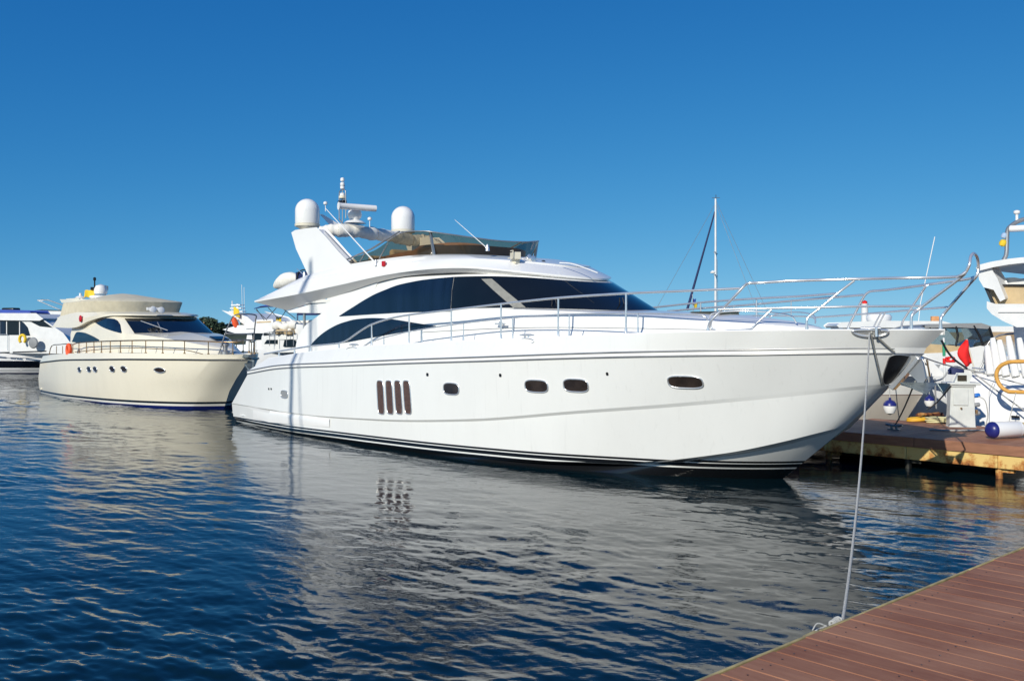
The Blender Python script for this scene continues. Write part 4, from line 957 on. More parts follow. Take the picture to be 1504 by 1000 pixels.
# toe moulding where the coachroof meets the side deck
# ------------------------------------------------------------------ other boats
def mirror_rows(c): return around(c, 8)
def cream_yacht():
    Fm = Frame(-9.6, 31.6); root = thing('motor_yacht', 'cream motor yacht with tan canvas over its flybridge and a yellow flag', 'yacht', (Fm.o[0], Fm.o[1], 0), TH)
    NV = (.008, .014, .10)
    hmt = hullmat('cream_gelcoat_hull', (.78, .73, .60), [(0, NV), (.10, (.75, .73, .68)), (.17, (.012, .02, .03)), (.25, (.78, .73, .60))], slope=.012)
    she = [(-11.9, 2.08, 1.55), (-10.5, 2.19, 1.63), (-8.5, 2.25, 1.71), (-5, 2.22, 1.80), (-2.5, 1.98, 1.83), (-1, 1.63, 1.84), (0, 1.28, 1.84), (.8, .88, 1.83), (1.4, .46, 1.83), (1.95, 0, 1.84)]
    rub = [(-12.15, 2.12, 1.27), (-10.5, 2.26, 1.36), (-8.6, 2.32, 1.46), (-5, 2.29, 1.56), (-2.5, 2.02, 1.62), (-1, 1.66, 1.64), (0, 1.28, 1.65), (.8, .85, 1.65), (1.35, .44, 1.66), (1.8, 0, 1.66)]
    rows = [[(-12.9, 1.6, -.6), (-8, 1.8, -.6), (-3, .9, -.6), (-.6, 0, -.6)],
            [(-13.05, 1.82, 0), (-8.5, 2.18, 0), (-5.2, 2.07, 0), (-2.8, 1.72, 0), (-1.2, 1.2, 0), (-.3, .55, 0), (.1, 0, 0)],
            [(-13.05, 1.9, .2), (-8.5, 2.22, .16), (-5.2, 2.12, .18), (-2.8, 1.80, .25), (-1.2, 1.3, .36), (-.1, .72, .5), (.5, 0, .6)],
            [(-12.8, 2.0, .6), (-8.5, 2.27, .6), (-5.2, 2.2, .7), (-2.6, 1.86, .8), (-1.0, 1.42, .88), (.3, .75, .95), (.95, 0, 1.0)],
            [(x, y, z-.03) for x, y, z in rub], [(x, y-.0, z+.03) for x, y, z in rub], she]
    hm, _ = hull_mesh(rows, 70); hm.build('hull', hmt, root, sharp=26); B = hm.bvh()
    ys = pchip([p[0] for p in she], [p[1] for p in she]); zs = pchip([p[0] for p in she], [p[2] for p in she])
    r_ = longi(rub, 60); mb = MB()
    for s in (-1, 1): mb.tube([(x, s*(y+.015), z) for x, y, z in r_], .028, 6)
    mb.build('rub_rail', M['dark_strip'], root, sharp=80)
    sh_ = longi(she, 60); mb = MB(); mb.grid([[(x, -max(y-.03, 0), z-.03) for x, y, z in sh_], [(x, 0, z+.03) for x, y, z in sh_], [(x, max(y-.03, 0), z-.03) for x, y, z in sh_]])
    mb.build('deck', M['cream'], root)
    mb = MB(); mb.prism([(-13.7, -1.5), (-13.55, -1.7), (-12.6, -1.95), (-12.6, 1.95), (-13.55, 1.7), (-13.7, 1.5)], .16, .42, 'z'); mb.build('swim_platform', M['cream'], root, bevel=.05)
    for (px, py, w_, h_) in ((117, 543, 5, 8), (131, 542.5, 6, 8.5), (140, 542.5, 6, 8.5), (165, 542, 7, 9), (182, 542, 8, 9), (236, 543.5, 15, 8)):
        yy = 2.2
        for _ in range(14):
            q = Fm.onY(px, py, -yy); h = B.ray_cast(Vector((q[0], -7, q[2])), Vector((0, 1, 0)))
            if h[0]: yy = -h[0].y
        sx = (Fm.world(q[0], -yy)).y/F0
        l = Fm.onY(px-w_/2, py, -yy)[0]; r2 = Fm.onY(px+w_/2, py, -yy)[0]
        # true length along the hull where the side turns towards the viewer
        tn = abs((B.ray_cast(Vector((q[0]+.1, -7, q[2])), Vector((0, 1, 0)))[0] or Vector((0, -yy, 0))).y+yy)/.1
        wd = (r2-l)/(1+tn*1.9)
        for s in (-1, 1):
            m_, rim = disc_patch(B, stadium(q[0], q[2], wd, h_*sx, p=2.0 if w_ < 14 else 1.7, n=20), s, off=.008)
            if not m_: continue
            g = m_.build('porthole', M['glass_brown'], root); t_ = MB(); t_.tube(rim, .018, 6, closed=True); t_.build('frame', M['chrome'], g, sharp=80)
    # trunk and house
    tb = [(-9.6, 1.8, 1.6), (-6, 1.8, 1.7), (-3.8, 1.68, 1.75), (-2.0, 1.35, 1.78), (-.6, .9, 1.80), (.6, .45, 1.8), (1.1, 0, 1.8)]
    te = [(-9.6, 1.72, 2.46), (-6, 1.72, 2.50), (-3.8, 1.60, 2.48), (-2.2, 1.22, 2.36), (-.9, .80, 2.20), (.1, .38, 2.06), (.5, 0, 2.02)]
    tc = [(-9.6, 0, 2.6), (-6, 0, 2.6), (-3.9, 0, 2.56), (-2.6, 0, 2.52), (-1.3, 0, 2.38), (-.3, 0, 2.18), (.1, 0, 2.10)]
    mb = MB(); mb.grid([around(c, 6) for c in (tb, col_at(tb, te, .9), te, col_at(te, tc, .4), tc)]); mb.build('foredeck_trunk', M['cream'], root, sharp=35)
    mb = MB(); q = Fm.onZ(315, 505, 2.16); mb.box((-.75, .25, 2.33), (.5, .5, .05), ry=.19); mb.build('deck_hatch', M['glass_dark'], root, bevel=.015)
    wb = [(-9.6, 1.74, 2.45), (-6.5, 1.74, 2.48), (-4.6, 1.72, 2.47), (-4.0, 1.58, 2.47), (-3.5, 1.15, 2.48), (-3.25, .6, 2.49), (-3.2, 0, 2.49)]
    wt = [(-9.4, 1.64, 3.08), (-6.8, 1.64, 3.10), (-5.7, 1.60, 3.08), (-5.25, 1.48, 3.07), (-4.9, 1.05, 3.07), (-4.7, .5, 3.07), (-4.65, 0, 3.07)]
    wr = [(-9.4, 1.5, 3.18), (-6.9, 1.5, 3.2), (-5.8, 1.45, 3.2), (-5.5, 1.3, 3.2), (-5.2, .9, 3.2), (-5.1, .4, 3.2), (-5.05, 0, 3.2)]
    w0 = [(x, y, 1.7) for x, y, z in wb]
    mb = MB(); mb.grid([around(c, 8) for c in (w0, wb, col_at(wb, wt, .5), wt, wr)]); HSc = mb.bvh(); mb.build('deckhouse', M['cream'], root, sharp=32)
    def off_row(c, off, k=10):
        r = around(c, k); n = len(r); o = []
        for i, p in enumerate(r):
            t_ = r[min(i+1, n-1)]-r[max(i-1, 0)]; nn = Vector((t_.y, -t_.x, 0)).normalized()
            if nn.dot(Vector((p.x+6, p.y*1.5, 0))) < 0: nn = -nn
            o.append(p+nn*off)
        return o
    rws = [off_row(c, .02) for c in (col_at(wb, wt, .04), col_at(wb, wt, .5), col_at(wb, wt, .93))]; n = len(rws[0])
    rws = [r[34:n-34] for r in rws]; mb = MB(); mb.grid(rws); mb.build('windscreen', M['glass_dark'], root, sharp=80)
    def XZc(px, py, y=1.7): q = Fm.onY(px, py, -y); return (q[0], q[2])
    for s in (-1, 1):
        a = [XZc(*p) for p in ((138, 472), (146, 469), (155, 467.5), (163, 468.5), (170, 475), (178, 488.5))]; b = [XZc(*p) for p in ((138, 473), (150, 480), (163, 485), (178, 489.5))]
        b[0] = (a[0][0], b[0][1]); b[-1] = (a[-1][0], b[-1][1])
        skin_patch(HSc, a, b, s, 20, 4, off=.018).build('side_window', M['glass_blue'], root, sharp=60)
        a = [XZc(*p) for p in ((108, 501), (115, 487.5), (125, 488.5), (137, 493), (148, 499))]; b = [XZc(*p) for p in ((108, 502), (128, 505.5), (140, 508), (148, 500))]
        b[0] = (a[0][0], b[0][1]); b[-1] = (a[-1][0], b[-1][1])
        skin_patch(HSc, a, b, s, 20, 4, off=.018).build('galley_window', M['glass_blue'], root, sharp=60)
    mb = MB(); mb.tube([(-3.2, -.75, 2.62), (-4.0, .35-.9, 3.0-.12)], .02, 6); mb.tube([(-3.0, -.6, 2.6), (-3.75, -1.25, 2.93)], .016, 6); mb.build('wiper', M['dull_chrome'], root)
    # flybridge: brow + wing over the aft side, canvas drum with a peaked tent
    l1 = [(-11.1, 1.95, 2.72), (-8.6, 1.92, 2.70), (-7.3, 1.85, 2.93), (-5.9, 1.72, 3.10), (-5.1, 1.45, 3.13), (-4.6, .8, 3.13), (-4.5, 0, 3.13)]
    l2 = [(-11.1, 1.93, 2.80), (-8.7, 1.93, 2.95), (-7.4, 1.88, 3.07), (-6.0, 1.74, 3.18), (-5.1, 1.45, 3.19), (-4.65, .8, 3.18), (-4.55, 0, 3.18)]
    l3 = [(-10.6, 1.85, 3.15), (-8.8, 1.83, 3.28), (-7.6, 1.78, 3.28), (-6.5, 1.62, 3.28), (-5.9, 1.3, 3.28), (-5.5, .7, 3.28), (-5.4, 0, 3.28)]
    l0 = [(x, y-.25 if y > 0 else 0, z+.02) for x, y, z in l1]
    mb = MB(); mb.grid([around(c, 8) for c in (l0, l1, l2, l3)]); mb.build('flybridge', M['cream'], root, sharp=30)
    mb = MB(); mb.prism([(-11, -1.8), (-5.3, -1.3), (-5.6, 1.3), (-11, 1.8)], 3.06, 3.12, 'z'); mb.build('flybridge_floor', M['cream'], root)
    c1 = [(-10.6, 1.84, 3.08), (-8.9, 1.82, 3.26), (-7.9, 1.72, 3.29), (-7.0, 1.52, 3.29), (-6.4, 1.15, 3.29), (-6.1, .6, 3.29), (-6.05, 0, 3.29)]
    c2 = [(-10.3, 1.80, 3.66), (-8.9, 1.82, 3.68), (-7.9, 1.78, 3.69), (-6.9, 1.62, 3.69), (-6.3, 1.22, 3.68), (-6.0, .62, 3.67), (-5.95, 0, 3.67)]
    c2b = [(x-.03, y-.04 if y > 0 else 0, z+.03) for x, y, z in c2]
    c3 = [(-10.0, .9, 3.80), (-9.2, .8, 3.90), (-8.9, .6, 3.99), (-8.6, .5, 4.00), (-8.4, .4, 4.01), (-8.3, .2, 4.02), (-8.3, 0, 4.03)]
    mb = MB(); mb.grid([around(c, 8) for c in (c1, col_at(c1, c2, .5), c2, c2b, col_at(c2b, c3, .5), c3)])
    top = around(c3, 8); cn = Vector((-8.9, 0, 4.07)); o_ = len(mb.v); mb.add([cn]+top, [(0, 1+i, 2+i) for i in range(len(top)-1)])
    mb.build('flybridge_cover', M['cream_canvas'], root, sharp=32)
    # radar arch slab with dome, mast and gear
    mb = MB(); q = [Fm.onY(a, b, -1.1) for a, b in ((104, 441), (160, 441), (160, 444), (106, 444))]; mb.prism([(q[i][0], q[i][2]) for i in range(4)], -1.5, 1.5); mb.build('radar_arch', M['cream'], root, bevel=.03)
    mb = MB()
    for s in (-1, 1): mb.prism([(q[0][0]+.6, 3.85), (q[0][0]+2.0, 3.85), (-8.6, 3.1), (-10.4, 3.1)], s*1.45, s*1.32)
    mb.build('arch_leg', M['cream'], root, bevel=.03)
    q = Fm.onY(148, 432.5, -.2); mb = MB(); mb.lathe([(.24, -.04), (.26, .0), (.26, .16), (.19, .30), (.05, .36)], (q[0], q[1], q[2]+.06), 20); mb.build('satellite_dome', M['white'], root)
    q = Fm.onY(147, 439, -.2); mb = MB(); mb.lathe([(.36, -.02), (.42, .05), (.40, .12), (.2, .17)], q, 24); mb.build('radar', M['white'], root)
    q = Fm.onY(139, 440, -.4); mb = MB(); mb.tube([q, (q[0], q[1], q[2]+.80)], .03, 8); mb.box((q[0], q[1], q[2]+.45), (.1, .3, .12)); mb.lathe([(.05, 0), (.06, .1), (.03, .14)], (q[0], q[1], q[2]+.78), 10); mb.build('light_mast', M['black'], root)
    q = Fm.onY(154.5, 438, .2); mb = MB(); mb.tube([q, (q[0], q[1], q[2]+.55)], .03, 8); mb.box((q[0], q[1], q[2]+.42), (.16, .2, .2)); mb.build('light_mast', M['dull_chrome'], root)
    q = Fm.onY(118, 438.5, -.9); mb = MB(); mb.lathe([(.16, 0), (.20, .04), (.14, .09), (.03, .12)], q, 16); mb.tube([q, (q[0], q[1], q[2]+.22)], .05, 8); mb.build('gps_antenna', M['white'], root)
    q = Fm.onY(120, 468, -1.9); mb = MB(); mb.lathe([(.13, 0), (.13, .03), (.08, .05)], (q[0], -1.93, q[2]), 14, Matrix.Rotation(R(90), 3, 'X')); mb.build('navigation_lamp', M['red'], root)
    q = Fm.onY(226, 456, -.55); mb = MB(); mb.box((q[0], q[1], q[2]+.06), (.1, .5, .1)); mb.lathe([(.07, 0), (.12, .2), (.10, .21)], (q[0], q[1]-.1, q[2]), 12, Matrix.Rotation(R(80), 3, 'Y')); mb.lathe([(.07, 0), (.12, .2), (.10, .21)], (q[0], q[1]+.2, q[2]-.02), 12, Matrix.Rotation(R(80), 3, 'Y')); mb.build('horn', M['farwhite'], root)
    # rails
    def RLc(px, py, side=-1, inset=.12): return Vector(Fm.onRail(px, py, side, ys, inset, .15))
    tp = [RLc(a, b) for a, b in ((107, 506), (115, 503.5), (135, 502), (160, 501), (200, 500), (240, 500), (280, 500.5), (320, 502), (345, 502.5), (356, 501))]
    for s in (-1, 1):
        mb = MB(); mb.tube(crom([Vector((p.x, p.y*-s, p.z)) for p in tp], 5), .022, 8); mb.build('bow_rail', M['brass'], root, sharp=80)
    lw = [RLc(a, b) for a, b in ((110, 517), (160, 512), (200, 511), (240, 513), (270, 514), (298, 520))]
    mb = MB(); mb.tube(crom(lw, 5), .014, 6); mb.build('mid_rail', M['brass'], root, sharp=80)
    zt = lambda x: float(np.interp(x, [p.x for p in tp], [p.z for p in tp]))
    for px in (107, 116, 127, 138, 149, 162, 177, 194, 214, 239, 271, 306, 342):
        p = RLc(px, 508)
        for s in (-1, 1):
            mb = MB(); mb.tube([(p.x, p.y*-s, zs(p.x)-.02), (p.x, p.y*-s, zt(p.x))], .016, 6); mb.lathe([(.045, 0), (.04, .06)], (p.x, p.y*-s, zs(p.x)-.03), 8); mb.build('stanchion', M['brass'], root, sharp=80)
    # aft rail
    mb = MB(); pts = [RLc(a, b) for a, b in ((72, 522), (76, 508), (88, 506), (100, 505), (107, 506))]; mb.tube(crom(pts, 3), .018, 6)
    for px in (83, 92): p = RLc(px, 508); mb.tube([(p.x, p.y, zs(p.x)), p], .014, 6)
    mb.build('aft_rail', M['brass'], root, sharp=80)
    # bow: windlass, pulpit, rail
    q = RLc(331, 518, -1, .3); mb = MB(); mb.lathe([(.14, -.1), (.14, .04), (.07, .08), (.07, .18), (.13, .24), (.13, .30), (.05, .33)], (q.x, q.y, q.z), 16); mb.box((q.x-.1, q.y+.1, q.z-.05), (.45, .25, .12)); mb.build('windlass', M['dull_chrome'], root)
    mb = MB()
    for s in (-1, 1): mb.tube(crom([(1.0, s*.6, 1.85), (1.25, s*.5, 2.5), (1.5, s*.42, 2.95)], 4)+[], .022, 8)
    mb.tube(crom([(1.5, -.42, 2.95), (1.62, -.36, 3.08), (1.68, 0, 3.12), (1.62, .36, 3.08), (1.5, .42, 2.95)], 4), .022, 8)
    mb.tube([(1.25, -.5, 2.5), (1.6, -.1, 2.48), (1.25, .5, 2.5)], .018, 8)
    mb.build('bow_pulpit', M['dull_chrome'], root, sharp=80)
    mb = MB(); mb.box((1.75, 0, 1.78), (.7, .3, .1)); mb.tube([(1.6, 0, 1.72), (2.2, 0, 1.62), (2.15, 0, 1.35)], .05, 8); mb.box((2.05, 0, 1.40), (.5, .3, .06), ry=.6); mb.build('anchor', M['galv'], root, bevel=.01)
    # flag and life ring are things of their own
    q = Fm.onY(139, 426, -.42); w_ = Fm.world(q[0], q[1], q[2]+.02)
    f = flag('flag', M['yellow'], w_, .42, .30, R(180), .04, 'yellow flag flying beside the radar dome of the cream yacht', 'flag', droop=.12)
    q = RLc(101, 514, -1, .05); c = Fm.world(q.x, q.y, q.z)
    mb = MB(); mb.tube([(.15*math.cos(a), 0, .19*math.sin(a)) for a in np.linspace(0, 6.283, 21)[:-1]], .075, 10, closed=True); o = mb.build('life_ring', M['orange'], loc=c, sharp=80); o.rotation_euler = (0, 0, TH)
    tag(o, 'orange life ring hanging on the aft rail of the cream yacht', 'life ring')
cream_yacht()

def cruiser(fr, label, L, B, zst, zbow, hmt, name='motor_yacht', cabins=(), windows=(), tubes=(), over=1.6, deckm='farwhite', cat='yacht', grp=None):
    """smaller background boat: lofted hull, bevelled superstructure blocks from side outlines (x, z), panes and rails"""
    root = thing(name, label, cat, (fr.o[0], fr.o[1], 0), fr.th, grp)
    b = B/2
    def zc(x): t = (x+L)/(L+over); return zst+(zbow-zst)*t**1.3
    she = [(x, b*f, zc(x)) for x, f in ((-L, .88), (-L*.7, 1), (-L*.4, .98), (-L*.2, .80), (-L*.06, .55), (over*.5, .28), (over, 0))]
    rows = [[(-L, b*.6, -.5), (-L*.5, b*.75, -.5), (-L*.15, b*.25, -.5), (-.6, 0, -.5)],
            [(-L, b*.82, 0), (-L*.6, b*.93, 0), (-L*.35, b*.86, 0), (-L*.15, b*.5, 0), (0, 0, 0)],
            [(x, y*.97 if x < -1 else y*.8, z*.45+.05) if i < 6 else (over*.45, 0, z*.45+.1) for i, (x, y, z) in enumerate(she)],
            [(x, y*1.02, z-.22) if i < 6 else (over*.9, 0, z-.2) for i, (x, y, z) in enumerate(she)], she]
    m, _ = hull_mesh(rows, 44); m.build('hull', hmt, root, sharp=28)
    s_ = longi(she, 40); mb = MB(); mb.grid([[(x, -max(y-.04, 0), z-.04) for x, y, z in s_], [(x, 0, z+.03) for x, y, z in s_], [(x, max(y-.04, 0), z-.04) for x, y, z in s_]]); mb.build('deck', M[deckm], root)
    for (nm, poly, hw, mt, bv) in cabins:
        mb = MB(); mb.prism(poly, -hw, hw); mb.build(nm, M[mt], root, bevel=bv)
    for (nm, poly, hw, mt) in windows:
        for s in (-1, 1):
            mb = MB(); mb.prism(poly, s*(hw-.02), s*(hw+.012)); mb.build(nm, M[mt], root)
    for (nm, pts, r, mt) in tubes:
        mb = MB(); mb.tube([Vector(p) for p in pts], r, 6); mb.build(nm, M[mt], root, sharp=80)
    return root
def pxz(fr, pts, y=-1.6): r = [fr.onY(a, b, y) for a, b in pts]; return [(q[0], q[2]) for q in r]
def rails(fr, root, x0, x1, y, z0, z1, n, m='chrome', r=.02):
    mb = MB()
    mb.tube([(x0, y, z1), (x1, y*.9, z1)], r, 6)
    for i in range(n+1):
        t = i/n; x = x0+(x1-x0)*t; yy = y*(1-.1*t); mb.tube([(x, yy, z0), (x, yy, z1)], r*.8, 6)
    mb.build('side_rail', M[m], root, sharp=80)

# far left: white yacht with black hull bands, behind it a bigger grey-white one
fr = Frame(-26.4, 57.5, R(-14))
NB = (.004, .006, .012)
hb = hullmat('white_hull_black_bands', (.76, .77, .78), [(0, (.01, .02, .07)), (.06, (.78, .78, .79)), (.18, (.05, .07, .1)), (.21, (.78, .78, .79)), (.36, NB), (.78, (.78, .78, .79)), (.94, (.2, .22, .25)), (.98, (.78, .78, .79))], slope=0)
L2 = cruiser(fr, 'white yacht with black hull bands at the left edge of the marina', 19, 4.8, 1.35, 1.55, hb,
    cabins=[('deckhouse', pxz(fr, [(-90, 516), (-90, 466), (56, 466), (92, 490), (108, 512), (108, 518)], -1.9), 1.9, 'farwhite', .06),
            ('roof', pxz(fr, [(-100, 460.5), (53, 461), (62, 468), (58, 470), (-100, 468)], -2.05), 2.05, 'farwhite', .04),
            ('foredeck_trunk', pxz(fr, [(60, 518), (60, 495), (105, 505), (125, 516)], -1.4), 1.4, 'farwhite', .06)],
    windows=[('side_window', pxz(fr, [(-60, 469), (-2, 469), (-2, 492), (-60, 492)], -1.9), 1.9, 'glass_blue'),
             ('side_window', pxz(fr, [(0, 469), (9, 469), (9, 492), (0, 492)], -1.9), 1.9, 'glass_blue'),
             ('side_window', pxz(fr, [(10.5, 470), (28, 470.5), (28, 492), (10.5, 492)], -1.9), 1.9, 'glass_dark'),
             ('side_window', pxz(fr, [(29.5, 471), (35, 474), (41, 481), (44.5, 493), (29.5, 493)], -1.9), 1.9, 'glass_blue'),
             ('windscreen', pxz(fr, [(38, 468), (60, 468.5), (77, 481), (58, 479), (48, 474)], -1.92), 1.92, 'glass_dark'),
             ('hull_window', pxz(fr, [(18, 516.5), (67, 514.8), (67, 516.8), (18, 518.5)], -2.38), 2.33, 'black'),
             ('hull_window', pxz(fr, [(-60, 517.5), (-5, 517), (-5, 519), (-60, 519.5)], -2.38), 2.40, 'black'),
             ('hull_window', pxz(fr, [(0, 517), (14, 516.6), (14, 518.6), (0, 519)], -2.38), 2.39, 'black')])
rails(fr, L2, -18, -3, -2.2, 1.4, 2.35, 9)
q = fr.onY(20, 460, -1.2); mb = MB(); mb.prism([(q[0]-1.6, q[2]), (q[0]+.9, q[2]), (q[0]+.8, q[2]+.12), (q[0]-1.4, q[2]+.17)], -.9, .7); mb.build('tender_cover', M['bluecloth'], L2, bevel=.08)
mb = MB(); mb.box((q[0]-.9, -.4, q[2]+.22), (.9, .6, .25)); mb.build('tender_motor', M['black'], L2, bevel=.08)
q = fr.onY(33, 498, -2.32); c = fr.world(*q)
mb = MB(); mb.tube([(.20*math.cos(a), 0, .24*math.sin(a)) for a in np.linspace(R(-50), R(230), 18)], .08, 10); o = mb.build('horseshoe_buoy', M['yellow'], loc=c, sharp=80); o.rotation_euler = (0, 0, fr.th)
tag(o, 'yellow horseshoe lifebuoy on the rail of the banded white yacht', 'lifebuoy')
q = fr.onY(49, 503.5, -2.3); mb = MB(); mb.lathe([(.30, -.03), (.33, .0), (.28, .06), (.05, .1)], tuple(fr.onY(49, 503.5, -2.35)), 24, Matrix.Rotation(R(90), 3, 'X')); mb.build('rail_screen', M['grey'], L2)
fr = Frame(-23.0, 62.5, R(-14))
hw_ = hullmat('plain_white_hull', (.74, .76, .78), [(0, (.02, .03, .06)), (.12, (.74, .76, .78))], slope=0)
L3 = cruiser(fr, 'greyish white yacht with an oval black side window behind the banded yacht', 17, 5, 1.8, 2.1, hw_,
    cabins=[('deckhouse', pxz(fr, [(-40, 520), (-40, 466), (75, 466), (95, 480), (150, 500), (185, 512), (185, 520)], -1.9), 1.9, 'farwhite', .12),
            ('flybridge', pxz(fr, [(-10, 470), (-10, 458), (108, 459.5), (100, 468), (70, 482), (40, 470)], -2.0), 2.0, 'farwhite', .1)],
    windows=[('side_window', pxz(fr, [(66, 499), (72, 494.5), (80, 492.5), (103, 491.5), (112, 492), (112, 505), (98, 505), (80, 503), (70, 501.5)], -1.9), 1.9, 'glass_dark')],
    tubes=[('bimini_frame', [fr.onY(88, 455, -1), fr.onY(55, 441, -1), fr.onY(70, 440.5, -1), fr.onY(103, 452, -1)], .03, 'dull_chrome'),
           ('bimini_frame', [fr.onY(103, 452, .5), fr.onY(72, 441, .5), fr.onY(60, 440, 0)], .03, 'dull_chrome'),
           ('bimini_frame', [fr.onY(110, 452, .8), fr.onY(92, 440, .8), fr.onY(108, 440, .8)], .03, 'dull_chrome')])
mb = MB(); a = pxz(fr, [(46, 459), (48, 456), (60, 454.5), (95, 456), (97, 460)], -1.8); mb.prism(a, -1.75, 1.75); mb.build('flybridge_screen', M['smoke'], L3)

# boats seen between the cream yacht and the big yacht
fr = Frame(-13.6, 50.0, R(-30))
L4 = cruiser(fr, 'white flybridge yacht with orange fender on deck, seen past the cream bow', 9.5, 4.2, 1.6, 1.9, hw_,
    cabins=[('deckhouse', pxz(fr, [(362, 512), (366, 486), (385, 484), (408, 492), (420, 504), (424, 512)], -1.5), 1.5, 'farwhite', .1),
            ('flybridge', pxz(fr, [(335, 484), (350, 480), (372, 479), (376, 472), (399, 471), (403, 480), (398, 487), (345, 487)], -1.7), 1.7, 'farwhite', .08),
            ('radar_arch', pxz(fr, [(334, 459), (343, 461), (362, 466), (376, 478), (363, 478), (344, 465)], -1.5), 1.5, 'farwhite', .06),
            ('cockpit_roof', pxz(fr, [(352, 482), (353, 474), (374, 474), (372, 483)], -1.3), 1.3, 'brass', .02)],
    windows=[('side_window', pxz(fr, [(370, 488), (386, 487.5), (384, 499), (371, 500)], -1.5), 1.5, 'glass_dark'), ('name_board', pxz(fr, [(362, 482.5), (374, 482), (374, 483.2), (362, 483.7)], -1.7), 1.7, 'grey'), ('coaming_pad', pxz(fr, [(377, 472.5), (398, 471.5), (398, 473.5), (377, 474.5)], -1.7), 1.7, 'canvas_tan'), ('side_window', pxz(fr, [(388, 489), (398, 491), (404, 499), (387, 499)], -1.5), 1.5, 'glass_dark')],
    tubes=[('whip_antenna', [fr.onY(356, 462, -.8), fr.onY(355, 418, -.8)], .012, 'white'), ('whip_antenna', [fr.onY(359, 462, .4), fr.onY(358.5, 422, .4)], .012, 'white'),
           ('light_mast', [fr.onY(341, 458, -.6), fr.onY(341, 442, -.6)], .025, 'white')])
q = fr.onY(349, 459, -.5); mb = MB()
for i in range(3): mb.box((q[0], q[1], q[2]+.05+i*.17), (.95-.15*i, .3, .06))
mb.tube([q, (q[0], q[1], q[2]+.45)], .06, 8); mb.build('radar', M['white'], L4)
rails(fr, L4, -8.8, -2.5, -1.8, 1.6, 2.35, 7, 'dull_chrome')
q = fr.onY(343, 461, -1.7); flag('flag', M['yellow'], fr.world(q[0], q[1], q[2]+.35), .42, .42, R(-25), .04, 'small yellow flag tied to the radar arch of the farther flybridge yacht', 'flag', droop=.5)
q = fr.onY(399, 470, -1.85); f = flag('canvas_dodger', M['yellow'], fr.world(q[0]+.3, q[1], q[2]+.15), .35, .62, R(-30), .03, 'yellow cloth hanging over the flybridge side of the middle yacht', 'cloth', droop=.1)
q = fr.onY(345.5, 477, -1.7); mb = MB(); mb.lathe([(.02, -.3), (.13, -.2), (.16, 0), (.13, .22), (.04, .32)], (0, 0, 0), 14); o = mb.build('fender', M['orange'], loc=fr.world(q[0], q[1], q[2]+.1)); o.rotation_euler = (.3, -.3, 0); tag(o, 'orange fender lying on the flybridge aft end of the middle yacht', 'fender')

fr = Frame(-10.2, 46.0, R(-30))
L5 = cruiser(fr, 'white boat with blue bimini and rolled beige sail left of the big yacht', 8.6, 3.6, 1.45, 1.8, hw_, name='motor_sailer',
    cabins=[('deckhouse', pxz(fr, [(384, 516), (386, 496), (412, 493), (432, 494), (450, 504), (460, 514)], -1.2), 1.2, 'farwhite', .08),
            ('wheelhouse', pxz(fr, [(412, 496), (414, 480), (430, 478), (452, 480), (456, 497)], -1.25), 1.25, 'farwhite', .08)],
    windows=[('side_window', pxz(fr, [(418, 499), (430, 498), (437, 502), (433, 509), (416, 509)], -1.26), 1.26, 'glass_dark')],
    tubes=[('boom', [fr.onY(405, 475, -.2), fr.onY(430, 473.5, -.2), fr.onY(475, 471.5, -.2)], .075, 'canvas'),
           ('bimini_frame', [fr.onY(388, 470, -1.2), fr.onY(376, 452.5, -1.2), fr.onY(398, 449, -1.2)], .02, 'dark_strip'),
           ('bimini_frame', [fr.onY(376, 455, -1.2), fr.onY(392, 470, -1.2)], .02, 'dark_strip'), ('bimini_frame', [fr.onY(394, 452, -1.2), fr.onY(410, 470, -1.2)], .02, 'dark_strip'),
           ('bimini_frame', [fr.onY(392, 468, .9), fr.onY(406, 452, .9)], .02, 'dark_strip'), ('bimini_frame', [fr.onY(412, 468, .9), fr.onY(424, 450, .9)], .02, 'dark_strip'),
           ('bimini_frame', [fr.onY(415, 453, -1.2), fr.onY(434, 468, -1.2)], .02, 'dark_strip'),
           ('mast', [fr.onY(437, 500, 0), fr.onY(437, 455, 0)], .04, 'farwhite')])
q = [fr.onY(a, b, -1.2) for a, b in ((374, 453), (384, 449.5), (398, 448.5), (412, 451))]
mb = MB(); mb.grid([[(p[0], y, p[2]+.12*(1-(y/1.25)**2)) for p in q] for y in np.linspace(-1.25, 1.25, 7)]); o = mb.build('bimini', M['bluecloth'], L5); sm_ = o.modifiers.new('t', 'SOLIDIFY'); sm_.thickness = .03
mb = MB(); a = pxz(fr, [(446, 462), (448, 458), (470, 457.5), (473, 462)], -.6); mb.prism(a, -1, 1); mb.build('sprayhood', M['navy'], L5, bevel=.04)
mb = MB(); mb.tube(crom([fr.onY(a, b, -1.2) for a, b in ((402, 480), (410, 478), (418, 481), (426, 477), (436, 478))], 5), .2, 10, rf=lambda t: .14+.10*math.sin(t*9)**2); mb.build('sail_bag', M['canvas'], L5)
mb = MB(); mb.tube(crom([fr.onY(a, b, -1.35) for a, b in ((405, 489), (414, 486), (424, 489), (431, 486))], 5), .1, 8, rf=lambda t: .08+.06*math.sin(t*14)**2); mb.build('rolled_awning', M['canvas_tan'], L5)
for px in (396, 404, 421, 431): mb = MB(); mb.tube([fr.onY(px, 508, -1.5), fr.onY(px, 487, -1.5)], .016, 6); mb.build('stanchion', M['dull_chrome'], L5, sharp=80)
mb = MB(); mb.tube([fr.onY(a, b, -1.5) for a, b in ((388, 489), (404, 487), (431, 486))], .016, 6); mb.build('guard_rail', M['dull_chrome'], L5, sharp=80)
mb = MB(); mb.prism(pxz(fr, [(388, 505), (392, 499), (408, 499), (408, 505)], -1.21), -1.22, -1.19); mb.build('side_window', M['glass_dark'], L5)
